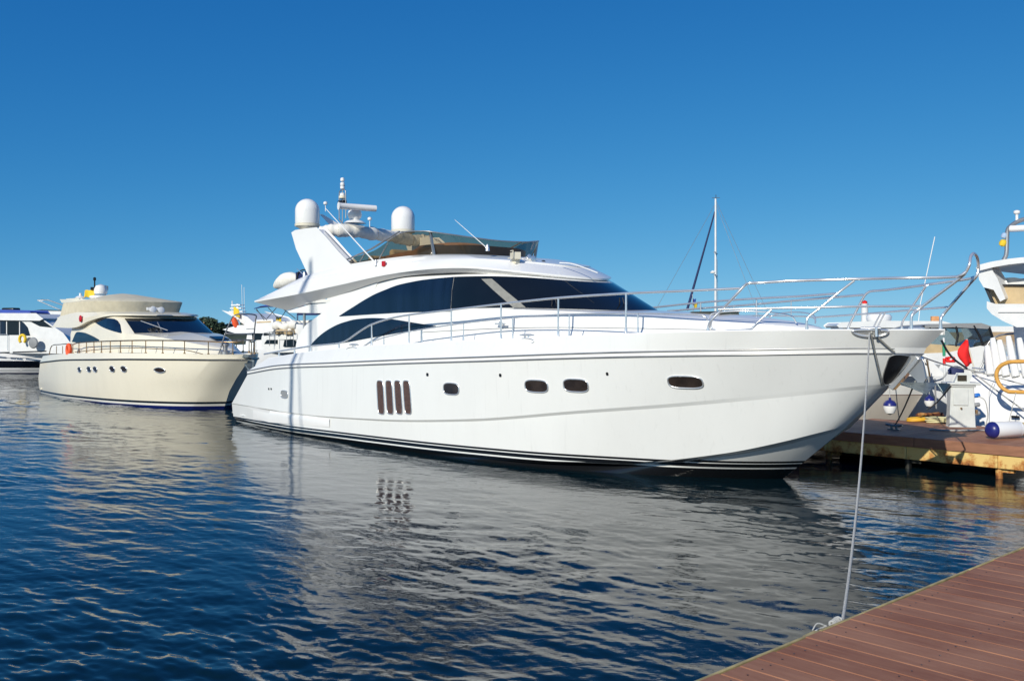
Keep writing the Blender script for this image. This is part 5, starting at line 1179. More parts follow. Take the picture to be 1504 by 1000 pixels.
rails(fr, L5, -8, -1.5, -1.6, 1.5, 2.1, 8, 'dull_chrome', .016)

# sailing yacht far behind the foredeck: mast, furled jib
fr = Frame(16.6, 60.0, R(-20))
hs_ = hullmat('sailing_hull', (.72, .73, .74), [(0, (.02, .03, .08)), (.1, (.72, .73, .74))], slope=0)
q0 = fr.onY(1051, 455, 0); q1 = fr.onY(1051.5, 292, 0)
SB = cruiser(fr, 'sailing yacht whose bare mast stands behind the foredeck of the big yacht', 9.5, 3.0, .95, 1.15, hs_, name='sailing_yacht',
    cabins=[('coachroof', [(-8, .9), (-7.6, 1.5), (-3.2, 1.45), (-2, 1.0)], 1.0, 'farwhite', .08)],
    tubes=[('boom', [(q0[0]-.1, 0, 2.1), (q0[0]-3.6, 0, 2.15)], .13, 'navy')], over=.8, cat='sailboat')
zz_ = q1[2]
mb = MB(); mb.tube([(q0[0], 0, .9), (q0[0], 0, zz_)], .085, 10, rf=lambda t: .09-.03*t); mt = mb.build('mast', M['farwhite'], SB, sharp=80)
for pz in (372, 405): q = fr.onY(1051, pz, 0); mb = MB(); mb.tube([(q[0], -.75, q[2]), (q[0], 0, q[2]+.08), (q[0], .75, q[2])], .03, 6); mb.build('spreader', M['dull_chrome'], mt)
mb = MB(); q = fr.onY(1047, 402, 0); mb.lathe([(.02, 0), (.16, .03), (.18, .1), (.05, .2)], tuple(q), 12); mb.build('radar', M['white'], SB)
a = Vector(fr.onY(1050, 311, 0)); b = Vector(fr.onY(1009, 456, -.6)); mb = MB(); mb.tube([a, b], .07, 8, rf=lambda t: .045+.04*t); mb.build('furled_sail', M['navy'], SB, sharp=80)
mb = MB(); mb.tube([(q0[0], -.0, zz_-.3), (-.0, -1.3, 1.1)], .012, 5); mb.tube([(q0[0], 0, zz_-.3), (-9.3, 0, 1.0)], .012, 5); mb.tube([(q0[0], 0, zz_-.1), (.7, 0, 1.1)], .012, 5); mb.tube([(q0[0], .75, 7.2), (q0[0], 1.4, 1.0)], .012, 5); mb.build('rigging', M['dull_chrome'], SB)
q = fr.onY(1051.5, 293, 0); mb = MB(); mb.box((q[0], 0, q[2]+.1), (.5, .03, .03)); mb.tube([(q[0], 0, q[2]), (q[0], 0, q[2]+.3)], .02, 6); mb.build('masthead_gear', M['black'], SB)
q = fr.onY(1017, 440, -.8); c = fr.world(*q)
fl_ = thing('flag', 'blue and yellow flag on a short staff beside the furled jib of the sailing yacht', 'flag', c, R(-20))
fa = flag('blue_stripe', M['bluecloth'], (0, 0, .05), .34, .42, R(60), .05, parent=fl_); fb_ = flag('yellow_stripe', M['yellow'], (.1, 0, -.22), .34, .34, R(60), .05, parent=fl_)
mb = MB(); mb.tube([(0, 0, .35), (.05, 0, -1.0)], .02, 6); mb.build('staff', M['dull_chrome'], fl_)

# right side: low white cabin boat with black windows and radar
fr = Frame(20.5, 40.0, R(-8))
R4 = cruiser(fr, 'white cabin boat with black windows and round radar behind the bow rail', 8.5, 3.4, 1.3, 1.6, hw_, name='cabin_boat', cat='boat',
    cabins=[('cabin', pxz(fr, [(1236, 510), (1240, 480), (1385, 480), (1410, 510)], -1.3), 1.3, 'farwhite', .05),
            ('roof', pxz(fr, [(1231, 478), (1236, 474.5), (1300, 472.5), (1385, 473), (1396, 476), (1394, 480), (1233, 480)], -1.5), 1.5, 'farwhite', .04)],
    windows=[('side_window', pxz(fr, [(1242, 481), (1338, 480.5), (1338, 488), (1242, 488)], -1.3), 1.3, 'glass_dark'), ('side_window', pxz(fr, [(1341, 480.5), (1358, 480.5), (1358, 488), (1341, 488)], -1.3), 1.3, 'glass_dark'), ('side_window', pxz(fr, [(1360, 480.5), (1382, 480.5), (1386, 488), (1360, 488)], -1.3), 1.3, 'glass_dark')],
    tubes=[('whip_antenna', [fr.onY(1349, 473, -.8), fr.onY(1352, 445, -.8), fr.onY(1373, 348, -.8)], .02, 'white')])
q = fr.onY(1291, 473, 0); mb = MB(); mb.lathe([(.42, -.02), (.5, .06), (.52, .2), (.45, .30), (.1, .34)], (q[0], q[1], q[2]+.03), 24); mb.build('radar', M['white'], R4)
q = fr.onY(1373, 470, -.4); mb = MB(); mb.box((q[0], q[1], q[2]+.05), (.3, .2, .22)); mb.build('floodlight', M['brown'], R4, bevel=.02)

# sport cruiser under a grey camper canvas
fr = Frame(12.4, 27.5, R(42.5))
fr2 = Frame(13.6, 27.0, R(-8))
R2 = cruiser(fr2, 'white sports cruiser under a grey clear-sided camper canvas', 6.5, 3.2, 1.45, 1.7, hw_, name='sports_cruiser', cat='boat', over=1.2,
    cabins=[('cockpit_coaming', pxz(fr2, [(1335, 560), (1335, 524), (1392, 522), (1440, 512), (1470, 516), (1480, 545), (1480, 560)], -1.3), 1.3, 'farwhite', .08)])
cv = [(1332, 524), (1336, 498), (1345, 484), (1358, 479), (1400, 476.5), (1440, 476.5), (1453, 480), (1460, 500), (1450, 506), (1436, 522)]
pl = pxz(fr2, cv, -1.2)
mb = MB(); mb.prism(pl, -1.2, 1.2); cvo = mb.build('camper_canvas', M['clear'], R2)
lowb = pxz(fr2, [(1332, 525), (1338, 508), (1350, 505), (1420, 510), (1440, 516), (1440, 527)], -1.22)
mb = MB(); mb.prism(lowb, -1.23, 1.23); mb.build('canvas_skirt', M['canvas_tan'], R2, bevel=.02)
tpx = pxz(fr2, [(1345, 483), (1360, 478.5), (1400, 476), (1441, 475.5), (1454, 479.5), (1450, 482), (1400, 479.5), (1362, 481)], -1.24)
mb = MB(); mb.prism(tpx, -1.25, 1.25); mb.build('canvas_roof', M['grey'], R2, bevel=.02)
for pts in (((1366, 481), (1362, 494), (1354, 508), (1350, 524)), ((1404, 479), (1407, 492), (1404, 508)), ((1430, 478), (1440, 495), (1444, 508)), ((1453, 480), (1457, 492), (1460, 501)), ((1444, 508), (1455, 500), (1461, 496)), ((1336, 498), (1345, 484), (1358, 479))):
    mb = MB(); mb.tube([fr2.onY(a, b, -1.235) for a, b in pts], .03, 6); mb.build('canvas_seam', M['black'], R2, sharp=80)
mb = MB(); mb.tube(crom([fr2.onY(a, b, -1.7) for a, b in ((1437, 545), (1444, 532), (1447, 514), (1455, 500), (1470, 492), (1500, 489))], 6), .025, 8); mb.tube([fr2.onY(a, b, -1.7) for a, b in ((1444, 533), (1460, 528), (1478, 524))], .02, 8); mb.build('screen_rail', M['dull_chrome'], R2, sharp=80)
mb = MB(); mb.prism(pxz(fr2, [(1452, 511), (1460, 496), (1473, 505), (1474, 508)], -1.5), -1.5, -1.46); mb.build('side_screen', M['clear'], R2)

# grey-beige hulled motor boat lying behind the far pontoon
fr = Frame(9.8, 24.2, R(-20))
hg = hullmat('beige_hull_brown_band', (.50, .46, .41), [(0, (.02, .02, .03)), (.08, (.50, .46, .41)), (.98, (.10, .03, .02)), (1.08, (.74, .74, .72))], slope=0)
R3 = cruiser(fr, 'beige hulled motor boat with a brown band lying behind the far pontoon', 9.5, 3.4, 1.5, 1.75, hg, name='motor_boat', cat='boat', over=1.0,
    cabins=[('cabin', pxz(fr, [(1200, 545), (1215, 518), (1300, 512), (1350, 522), (1372, 545)], -1.1), 1.1, 'farwhite', .12)],
    windows=[('side_window', pxz(fr, [(1335, 530), (1345, 517), (1352, 524), (1362, 536)], -1.12), 1.12, 'glass_dark')])
fe = [(1307, 598, 'blue topped white fender hanging on the beige hull nearest the yacht bow'), (1365, 590, 'small blue and white fender hanging on the beige hull beside the anchor')]
def ball_fender(c, s_, lab):
    t = thing('fender', lab, 'fender', c, 0)
    mb = MB(); mb.lathe([(.01, -.20*s_), (.10*s_, -.16*s_), (.15*s_, -.05*s_), (.15*s_, .02*s_)], (0, 0, 0), 20); mb.build('body', M['white'], t)
    mb = MB(); mb.lathe([(.152*s_, .015*s_), (.145*s_, .07*s_), (.10*s_, .13*s_), (.03*s_, .16*s_), (.03*s_, .21*s_)], (0, 0, 0), 20); mb.build('cap', M['navyblue'], t)
    mb = MB(); mb.tube([(0, 0, .2*s_), (-.02, .02, .95)], .012, 6); mb.build('lanyard', M['rope'], t, sharp=80)
M['navyblue'] = mat('blue_vinyl', (.015, .02, .16), .35, var=.1)
for px, py, lab in fe:
    q = fr.onY(px, py, -1.75); ball_fender(fr.world(q[0], q[1], q[2]+.02), 1.0 if px < 1330 else .75, lab)
# ------------------------------------------------------------------ white yacht moored stern-to at the right edge
def right_yacht():
    """frame: x astern-facing plane of the transom (towards the camera), y along the transom"""
    fr = Frame(9.75, 21.6, R(42.5))
    root = thing('motor_yacht', 'white yacht moored stern-to at the right edge with cushions on its transom', 'yacht', (fr.o[0], fr.o[1], 0), fr.th)
    b = 2.3; sh = -2.3      # port side sits at y=0, hull spans y -4.6..0
    def X(px, py, x=0.): q = fr.onX(px, py, x); return (q[1], q[2])
    # hull: transom leaning forward
    rows = []
    for (z, x0, w_) in ((-.4, .2, .25), (.2, .0, .06), (.7, .05, .0), (1.2, .3, .05), (1.62, .62, .32)):
        c0 = sh; rows.append([(x0+13, c0, z), (x0+9, c0+1.5-w_*.3, z), (x0+5, c0+2.15-w_, z), (x0+1, c0+2.3-w_, z), (x0+.15, c0+2.25-w_, z), (x0, c0+2.1-w_, z), (x0-.05, c0+1, z), (x0-.06, c0, z), (x0-.05, c0-1, z), (x0, c0-2.1+w_, z), (x0+.15, c0-2.25+w_, z), (x0+1, c0-2.3+w_, z), (x0+5, c0-2.15+w_, z), (x0+9, c0-1.5+w_*.3, z), (x0+13, c0, z)])
    mb = MB(); mb.grid([crom([Vector(p) for p in r], 4) for r in rows]); mb.build('hull', M['white'], root, sharp=30)
    mb = MB(); mb.prism([(.62, sh-1.95), (.62, sh+1.95), (5.6, sh+1.8), (9.6, sh+1.2), (13.5, sh), (9.6, sh-1.2), (5.6, sh-1.8)], 1.60, 1.66, 'z'); mb.build('deck', M['farwhite'], root)
    # transom door seam and name-plate sized vents
    mb = MB(); q = [X(1454, 628, -.04), X(1454, 575, .02), X(1460, 556, .2)]; mb.tube([(-.09, q[0][0], q[0][1]), (-.03, q[1][0], q[1][1]), (.25, q[2][0], q[2][1])], .006, 5); mb.build('locker_seam', M['grey'], root)
    q = X(1492, 612, -.07); mb = MB(); mb.box((-.09, q[0], q[1]), (.03, .17, .05)); mb.build('drain_fitting', M['black'], root, bevel=.01)
    # cushions / covered seats standing on the transom top
    for (pxs, top, w_) in ((((1455, 550), (1450, 508)), 1, .12), (((1466, 551), (1458, 497)), 1, .16), (((1478, 552), (1468, 500)), 1, .14), (((1492, 553), (1481, 494)), 1, .22), (((1508, 553), (1497, 497)), 1, .2)):
        (a, b_) = pxs; p0 = X(a[0], a[1], .5); p1 = X(b_[0], b_[1], .7); mb = MB()
        mb.tube([(.5, p0[0], p0[1]), (.56, (p0[0]*2+p1[0])/3, (p0[1]*2+p1[1])/3), (.66, (p0[0]+p1[0]*4)/5, (p0[1]+p1[1]*4)/5), (.7, p1[0], p1[1])], .1, 12, rf=lambda t: .085-.03*t*t); mb.build('rolled_cushion', M['white'], root, sharp=80)
    # aft deck superstructure: support, cockpit roof, flybridge, hardtop
    def pan(nm, pts, x0, x1, m, bv=.03):
        P = [X(a, b2, x0) for a, b2 in pts]; mb = MB(); mb.prism(P, x0, x1, 'x'); return mb.build(nm, M[m], root, bevel=bv)
    pan('cockpit_roof', [(1452, 452), (1452, 446), (1462, 449), (1620, 449), (1620, 477), (1494, 478), (1474, 469), (1458, 459)], .9, 5.5, 'farwhite', .04)
    pan('roof_lip', [(1466, 456), (1620, 456), (1620, 458.5), (1466, 458.5)], .86, .9, 'white', 0)
    pan('roof_support', [(1492, 478), (1600, 478), (1600, 555), (1500, 555)], 2.4, 2.8, 'farwhite', .06)
    pan('flybridge_coaming', [(1462, 448), (1452, 420), (1620, 420), (1620, 448)], 1.3, 1.42, 'canvas_tan', .03)
    pan('coaming_trim', [(1448, 420), (1446, 417.5), (1620, 417.5), (1620, 420.5)], 1.24, 1.32, 'black', .0)
    pan('arch_side', [(1438, 393), (1452, 392), (1463, 410), (1474, 438), (1470, 440), (1461, 424), (1446, 420), (1440, 410)], 1.0, 1.5, 'farwhite', .05)
    pan('arch_strut', [(1446, 423), (1450, 424), (1460, 446), (1456, 446)], 1.1, 1.16, 'dark_strip', .005)
    pan('flybridge_seat', [(1465, 419), (1470, 411), (1490, 410), (1510, 414), (1510, 419)], 1.6, 2.2, 'farwhite', .05)
    P = [X(a, c, 1.0) for a, c in ((1438, 394), (1440, 391), (1460, 386), (1485, 382), (1504, 380), (1560, 377), (1620, 376))]
    P2 = [X(a, c, 1.0) for a, c in ((1620, 382), (1560, 382), (1504, 385), (1485, 387), (1462, 391), (1440, 396.5))]
    mb = MB(); mb.prism(P+P2, .9, 4.2, 'x'); mb.build('hardtop', M['farwhite'], root, bevel=.03)
    # mast arch with radar bar
    A = [Vector((1.6,)+X(a, c, 1.6)) for a, c in ((1474, 382), (1478, 373), (1479, 352), (1480, 338), (1485, 332), (1494, 326), (1510, 321), (1540, 320))]
    mb = MB(); mb.tube(crom(A, 4), .05, 8); mb.build('mast_arch', M['dull_chrome'], root, sharp=80)
    A = [Vector((1.4,)+X(a, c, 1.4)) for a, c in ((1484, 336), (1488, 336), (1520, 334.5), (1560, 334))]; mb = MB(); mb.tube(A, .075, 12); mb.build('radar_scanner', M['white'], root)
    p = X(1493.5, 326, 1.6); mb = MB(); mb.tube([(1.6, p[0], p[1]), (1.6, p[0], p[1]+.17)], .03, 8); mb.lathe([(.04, 0), (.07, .03), (.07, .08), (.03, .10)], (1.6, p[0], p[1]+.17), 14); mb.build('gps_antenna', M['white'], root)
    p = X(1473, 357, 1.55); c = fr.world(1.55, p[0], p[1])
    for nm, mt, dz, lab, r_ in (('signal_ball', 'yellow', 0, 'yellow cloth ball tied to the mast arch at the right edge', .085), ('signal_ball', 'bluecloth_pale', .17, 'pale blue bunched cloth above the yellow ball on the mast arch', .07)):
        mb = MB(); mb.lathe([(.01, -r_), (r_*.8, -r_*.7), (r_, 0), (r_*.7, r_*.8), (.01, r_)], (0, 0, 0), 9); o = mb.build(nm, M[mt], loc=c+Vector((.03 if dz else 0, 0, dz))); tag(o, lab, 'signal cloth'); o.rotation_euler = (.3, .2, 0)
    # yellow tube handrail of the gangway
    A = [Vector((-.7,)+X(a, c, -.7)) for a, c in ((1540, 576), (1490, 575.5), (1479, 574), (1469, 566), (1463.5, 553), (1467, 540), (1478, 533), (1492, 531), (1540, 530.5))]
    mb = MB(); mb.tube(crom(A, 6), .042, 12); o = mb.build('gangway_rail', M['ochre_tube'], sharp=80); o.parent = None
    o.location = (fr.o[0], fr.o[1], 0); o.rotation_euler = (0, 0, fr.th); tag(o, 'ochre padded loop handrail before the white transom at the right edge', 'handrail')
    # rails on the transom top, left
    mb = MB(); A = [Vector((.45,)+X(a, c, .45)) for a, c in ((1428, 543), (1428, 540), (1445, 542), (1445, 545))]; mb.tube(A, .02, 6); mb.build('cleat', M['chrome'], root)
    return fr
M['bluecloth_pale'] = mat('pale_blue_cloth', (.35, .48, .66), .8)
M['ochre_tube'] = mat('ochre_foam_tube', (.62, .33, .07), .55, var=.15, scale=12)
RF = right_yacht()

# ------------------------------------------------------------------ things on the far pontoon
def ground(px, py, z=PH): q = Y.onZ(px, py, z); return Y.world(q[0], q[1], z)
def pedestal():
    c = ground(1411, 626); s = c.y/F0      # metres per picture unit here
    t = thing('power_pedestal', 'grey white power pedestal with a blue plug standing on the far pontoon', 'pedestal', c, R(-12))
    w_ = 33*s; h = 62*s
    mb = MB(); mb.prism([(-w_*.5, -.15), (w_*.5, -.15), (w_*.5, .15), (-w_*.5, .15)], 0, h, 'z')
    # slight taper
    mb.v = [(x*(1.08-.12*z/h), y*(1.08-.12*z/h), z) for x, y, z in mb.v]; mb.build('housing', M['ped'], t, bevel=.015)
    mb = MB(); mb.box((0, 0, h+.015), (w_*1.45, .42, .05)); mb.box((0, 0, h-.03), (w_*1.1, .34, .05)); mb.build('cap', M['ped'], t, bevel=.012)
    mb = MB(); mb.prism([(-w_*.28, h+.04), (w_*.3, h+.04), (w_*.42, h+.22), (-w_*.12, h+.22)], -.10, .1); mb.build('lamp_head', M['ped'], t, bevel=.01)
    mb = MB(); mb.box((0, -.115, h+.13), (w_*.38, .02, .12)); mb.build('lamp_lens', M['smoke'], t, bevel=.004)
    mb = MB(); mb.box((-w_*.08, -.165, h*.70), (w_*.62, .02, h*.38)); mb.build('cover_door', M['ped'], t, bevel=.01)
    mb = MB(); mb.lathe([(.02, 0), (.02, .04), (.012, .05)], (-w_*.06, -.15, h*.44), 10, Matrix.Rotation(R(90), 3, 'X')); mb.build('lock', M['brass'], t)
    for z_, m_ in ((.72, 'plug_blue'), (.50, 'grey'), (.30, 'grey')):
        mb = MB(); mb.lathe([(.035, 0), (.045, .06), (.045, .13), (.03, .15)], (w_*.47, -.02, h*z_), 12, Matrix.Rotation(R(80), 3, 'Y')); mb.build('socket', M[m_], t)
    mb = MB(); mb.box((w_*.42, -.05, h*.36), (.12, .06, .05)); mb.lathe([(.03, -.04), (.03, .04)], (w_*.62, -.05, h*.36), 10); mb.build('water_tap', M['brass'], t)
    cb = thing('power_cable', 'thin grey power cable hanging from the blue plug of the pedestal', 'cable', c, R(-12))
    mb = MB(); mb.tube(crom([(w_*.7, -.05, h*.72), (w_*.95, -.1, h*.62), (w_*1.05, -.12, h*.3), (w_*1.0, -.14, .02), (w_*1.5, -.1, .015), (w_*3.2, .1, .015)], 6), .011, 6); mb.build('sheath', M['rope'], cb, sharp=80)
M['ped'] = mat('grey_white_grp', (.58, .60, .58), .45, var=.08, scale=5)
M['plug_blue'] = mat('blue_plug', (.02, .16, .55), .4)
pedestal()
def coil(px, py, m, lab, n=5, r0=.32, rt=.016, name='hose_coil', sq=.7):
    c = ground(px, py); mb = MB(); pts = []
    rng = random.Random(px)
    for i in range(n*18):
        a = i/18*2*math.pi; r_ = r0*(.78+.22*rng.random()) if i % 9 == 0 else pts and r0*(.85+.12*math.sin(i*.37)) or r0
        pts.append((r_*math.cos(a)*1.15, r_*math.sin(a)*sq, .02+.022*(i/18)*.9+.01*math.sin(i*.5)))
    mb.tube(pts, rt, 6); o = mb.build(name, M[m], loc=c, sharp=80); tag(o, lab, 'hose'); return o
M['hose_pale'] = mat('pale_yellow_hose', (.66, .62, .36), .5, var=.1)
M['hose_yellow'] = mat('yellow_hose', (.70, .40, .03), .5, var=.1)
coil(1382, 621, 'hose_pale', 'coiled pale yellow hose at the foot of the power pedestal', 5, .30)
coil(1352, 619, 'hose_yellow', 'flattened bright yellow hose heap left of the pale coil', 3, .26, .022, sq=.5)
# cylindrical fender lying on its side
c = ground(1476, 644); t = thing('fender', 'long white cylindrical fender with blue ends lying on the far pontoon', 'fender', c+Vector((0, 0, .17)), R(20))
mm = Matrix.Rotation(R(90), 3, 'Y')
mb = MB(); mb.lathe([(.10, -.36), (.135, -.33), (.15, -.28), (.15, .28), (.135, .33), (.08, .37)], (0, 0, 0), 24, mm); mb.build('body', M['fender'] if 'fender' in M else M['white'], t)
mb = MB(); mb.lathe([(.02, -.40), (.06, -.40), (.11, -.375), (.148, -.325), (.153, -.29), (.150, -.285)], (0, 0, 0), 24, mm); mb.build('end_cap', M['navyblue'], t)
mb = MB(); mb.lathe([(.150, .285), (.148, .325), (.10, .38), (.03, .40)], (0, 0, 0), 24, mm); mb.build('end_cap', M['white'], t)
# dock cleat, loose tackle
c = ground(1313, 631); t = thing('mooring_cleat', 'dark two-horned mooring cleat on the shaded edge of the far pontoon', 'cleat', c, TH)
mb = MB(); mb.tube([(-.17, 0, .10), (-.08, 0, .085), (.08, 0, .085), (.17, 0, .10)], .022, 8); mb.tube([(-.05, 0, 0), (-.05, 0, .09)], .024, 8); mb.tube([(.05, 0, 0), (.05, 0, .09)], .024, 8); mb.box((0, 0, .01), (.24, .08, .02)); mb.build('casting', M['galv'], t, sharp=60)
c = ground(1366, 612); mb = MB(); rng = random.Random(3)
for i in range(16): mb.tube([(rng.uniform(-.3, .3), rng.uniform(-.15, .15), rng.uniform(.02, .08)) for _ in range(6)], .02, 6)
o = mb.build('chain_heap', M['rust'], loc=c, sharp=80); tag(o, 'tangled rusty chain heap between the hose coils and the beige boat', 'chain')
c = ground(1499, 633); t = thing('timber_block', 'short ochre timber block on the far pontoon at the right edge', 'block', c, TH)
mb = MB(); mb.box((.1, 0, .05), (.5, .2, .1)); mb.box((.1, .0, .14), (.5, .16, .06)); mb.build('timber', M['edge'], t, bevel=.01)

# red flag on a short staff
q = RF.onX(1421, 545, .5); c = RF.world(.5, q[1], q[2])
t = thing('flag', 'plain red flag on a slanted staff beside the white transom', 'flag', c, 0)
k = c.y/F0
mb = MB(); mb.tube([(11*k, 0, -2*k), (-1*k, 0, 47*k)], .016, 8); mb.build('staff', M['ivory'], t, sharp=80)
rows = []
for j in range(11):
    v = j/10; row = []
    xl = {0: -1, 1: 0}; 
    for i in range(7):
        u = i/6
        xr = -1+(9*v)*1.0; xlft = -2-13*math.sin(min(1, v*1.2)*math.pi*.72)+(v**3)*9
        zt_ = 46-v*34-(1-u)*v*6
        row.append((k*(xlft+(xr-xlft)*u), .05*math.sin(u*5+v*4), k*zt_))
    rows.append(row)
mb = MB(); mb.grid(rows); o = mb.build('cloth', M['redcloth'], t, sharp=80); sm_ = o.modifiers.new('t', 'SOLIDIFY'); sm_.thickness = .008
# figures of gear: folded blue and red kit by the flag
q = RF.onX(1404, 545, .55); c = RF.world(.55, q[1], q[2]); 
mb = MB(); mb.lathe([(.05, -.16), (.2, -.15), (.21, 0), (.14, .12), (.04, .16)], (0, 0, 0), 12); o = mb.build('kit_bag', M['navy'], loc=c+Vector((0, 0, .02))); o.scale = (.9, .6, .62); tag(o, 'dark blue kit bag on the stern corner left of the red flag', 'bag')
q = RF.onX(1396, 528, .8); c = RF.world(.8, q[1], q[2])
mb = MB()
for i in range(5): a = i*1.25; mb.tube(crom([(.1*math.cos(a+j*.6), .08*math.sin(a+j*.7), .05*math.sin(j+i)) for j in range(6)], 3), .022, 6)
o = mb.build('rope_bundle', M['redcloth_dark'] if 'redcloth_dark' in M else M['redcloth'], loc=c, sharp=80); tag(o, 'bundle of red and dark rope hung behind the red flag', 'rope')

# ------------------------------------------------------------------ mooring lines
def line(name, pts, r, m, lab, k=8, group=None):
    mb = MB(); mb.tube(crom([Vector(p) for p in pts], k), r, 8); o = mb.build(name, M[m], sharp=80); return tag(o, lab, 'rope', group)
fl = Y.world(FLD.x, FLD.y-.03, FLD.z)
def sag(a, b, s_, n=14):
    return [a+(b-a)*t+Vector((0, 0, -4*s_*t*(1-t))) for t in np.linspace(0, 1, n)]
cl_ = sag(fl, LINE_END, .42, 900); mb = MB()
for s3 in range(3):
    P3 = []
    for i, p in enumerate(cl_):
        t_ = (cl_[min(i+1, 899)]-cl_[max(i-1, 0)]).normalized(); u_ = t_.cross(Vector((0, 1, 0))).normalized(); v_ = t_.cross(u_); an_ = i*.72+s3*2.094
        P3.append(p+(u_*math.cos(an_)+v_*math.sin(an_))*.0062)
    mb.tube(P3, .0072, 5)
o = mb.build('mooring_line', M['rope'], sharp=80); tag(o, 'long pale mooring line sagging from the yacht bow to the near pontoon', 'rope')
E1 = Vector(Y.world(*Y.onY(1620, 668, -1.2))); e1 = Y.onZ(1640, 668, PH); E1 = Y.world(*e1)
A1 = Vector(RF.world(.4, *RF.onX(1425, 543, .4)[1:]))
line('mooring_line', sag(fl+Vector((.03, 0, .01)), A1, .10), .014, 'rope', 'pale line from the yacht bow to the stern corner beside the red flag')
q = RF.onX(1560, 578, -.2); A2 = RF.world(-.2, q[1], q[2])
line('mooring_line', sag(A1+Vector((0, -.05, 0)), A2, .02), .014, 'rope', 'upper of two ropes running right across the white transom')
q = RF.onX(1560, 640, -.9); A3 = RF.world(-.9, q[1], q[2])
line('mooring_line', sag(A1+Vector((0, -.05, -.02)), A3, .04), .016, 'rope', 'lower of two ropes running right across the white transom, towards the pontoon')
a = Y.world(*Y.onY(1344, 560, -.05)); b = ground(1315, 629)
line('anchor_rope', sag(a, b+Vector((0, 0, .08)), .05), .014, 'rope_dark', 'dark rope from the anchor down to the cleat on the far pontoon')
a = Y.world(*Y.onY(1397, 566, .35)); b = ground(1362, 604)
line('anchor_rope', sag(a, b+Vector((0, 0, .05)), .05), .014, 'rope_dark', 'dark rope from behind the anchor fluke to the rusty chain heap')
# rope hugging the bow flare: two turns hanging from the fairlead
def hug(pts, r, m, lab):
    o_ = Vector((Y.c[0], Y.c[1], EYE)); P = []
    for px, py in pts:
        h = HB.ray_cast(o_, Vector(Y.ray(px, py)).normalized()); d = Vector(Y.ray(px, py)).normalized()
        if h[0]: P.append(Y.world(*(h[0]-d*.05)))
    line('mooring_line', P, r, m, lab, 4)
hug([(1280, 492), (1283, 508), (1288, 530), (1294, 556), (1296, 566)], .012, 'rope_dark', 'dark rope hanging straight down the bow flare from the fairlead')
hug([(1284, 491), (1294, 500), (1306, 511), (1314, 517)], .016, 'rope_dark', 'dark rope slanting from the fairlead to the rubbing strake')

# ------------------------------------------------------------------ far shore
def ridge(name, pxs, Yd, m, depth, kind='structure', lab=None, cat=None, step=.5, rough=.25, seed=1):
    rng = random.Random(seed); rows = [[], [], [], []]
    f_ = pchip([p[0] for p in pxs], [p[1] for p in pxs]); x = pxs[0][0]
    while x <= pxs[-1][0]:
        h = EYE-(f_(x)-CY)/F0*Yd; h += rng.uniform(-rough, rough)*max(h, .5)
        wx = (x-CX)/F0*Yd
        rows[0].append((wx, Yd-depth*.3, -.5)); rows[1].append((wx, Yd-depth*.1, h*.55)); rows[2].append((wx, Yd+depth*.2, h)); rows[3].append((wx, Yd+depth, -.5)); x += step
    mb = MB(); mb.grid(rows); o = mb.build(name, m, sharp=10)
    return tag(o, lab, cat, kind=kind)
M['shore'] = mat('dark_scrub', (.035, .05, .035), .9, var=.5, scale=.12)
M['stone'] = mat('tan_stone', (.42, .30, .18), .85, var=.3, scale=.3)
M['leaf'] = mat('dark_foliage', (.03, .055, .03), .9, var=.5, scale=1.)
ridge('headland', [(-40, 480), (60, 479), (150, 481), (220, 479), (300, 478), (330, 476.5), (360, 479.5), (420, 481), (520, 483.5)], 700, M['shore'], 80, step=1.2, rough=.15)
mb = MB(); a = (1385-CX)/F0*260; b = (1760-CX)/F0*260
mb.box(((a+b)/2, 262, .9), (b-a, 6, 2.4)); o = mb.build('breakwater_base', M['stone'], bevel=.2)
bw = thing('breakwater', 'low tan stone breakwater on the horizon at the right', 'breakwater', (0, 0, 0)); o.parent = bw; o.name = 'base'
mb = MB(); mb.box(((a+b)/2+4, 264, 2.9), (b-a-8, 2, 1.6))
mb.build('parapet', M['farwhite'], bw, bevel=.1)
# tree clump on the shore between the cream yacht and the stern
def tree(px, top, base_px, Yd, lab, wd, seed, cone=False):
    rng = random.Random(seed); x = (px-CX)/F0*Yd; h = EYE-(top-CY)/F0*Yd; t = thing('tree', lab, 'tree', (x, Yd, 0))
    mb = MB(); mb.tube([(0, 0, -.5), (.1, 0, h*.35), (0, .1, h*.7), (.05, 0, h*.9)], .3, 8, rf=lambda u: .32*(1-.8*u)); 
    for i in range(6): a = rng.uniform(0, 6.28); z = h*rng.uniform(.3, .6); mb.tube([(0, 0, z), (wd*.6*math.cos(a), wd*.6*math.sin(a), z+h*.2)], .08, 5)
    mb.build('trunk', M['brown'], t, sharp=80)
    mb = MB(); lobes = [(rng.gauss(0, wd*.33), rng.gauss(0, wd*.3), h*rng.uniform(.35, .92)) for _ in range(15)]
    for i in range(2600):
        l = rng.choice(lobes); r_ = wd*.34*(rng.random()**.4); a = rng.uniform(0, 6.28); u = rng.uniform(-1, 1); q = math.sqrt(1-u*u)
        shr = 1-.55*max(0, (l[2]/h-.55)/.45) if not cone else 1-.8*l[2]/h
        c = Vector((l[0]*shr+r_*q*math.cos(a), l[1]*shr+r_*q*math.sin(a), min(h, l[2]+r_*u*.9)))
        n = Vector((rng.gauss(0, 1), rng.gauss(0, 1), rng.gauss(0, 1))).normalized(); p = n.orthogonal().normalized()*rng.uniform(.18, .34); s_ = n.cross(p).normalized()*rng.uniform(.12, .22)
        mb.add([c-p, c-s_, c+p, c+s_], [(0, 1, 2, 3)])
    mb.build('crown', M['leaf'], t)
tree(300, 464, 490, 150, 'tall dark tree right of the cream yacht windscreen on the shore', 3.2, 5)
tree(311, 474, 490, 150, 'lower dark tree sloping down beside the tall shore tree', 3.0, 6)
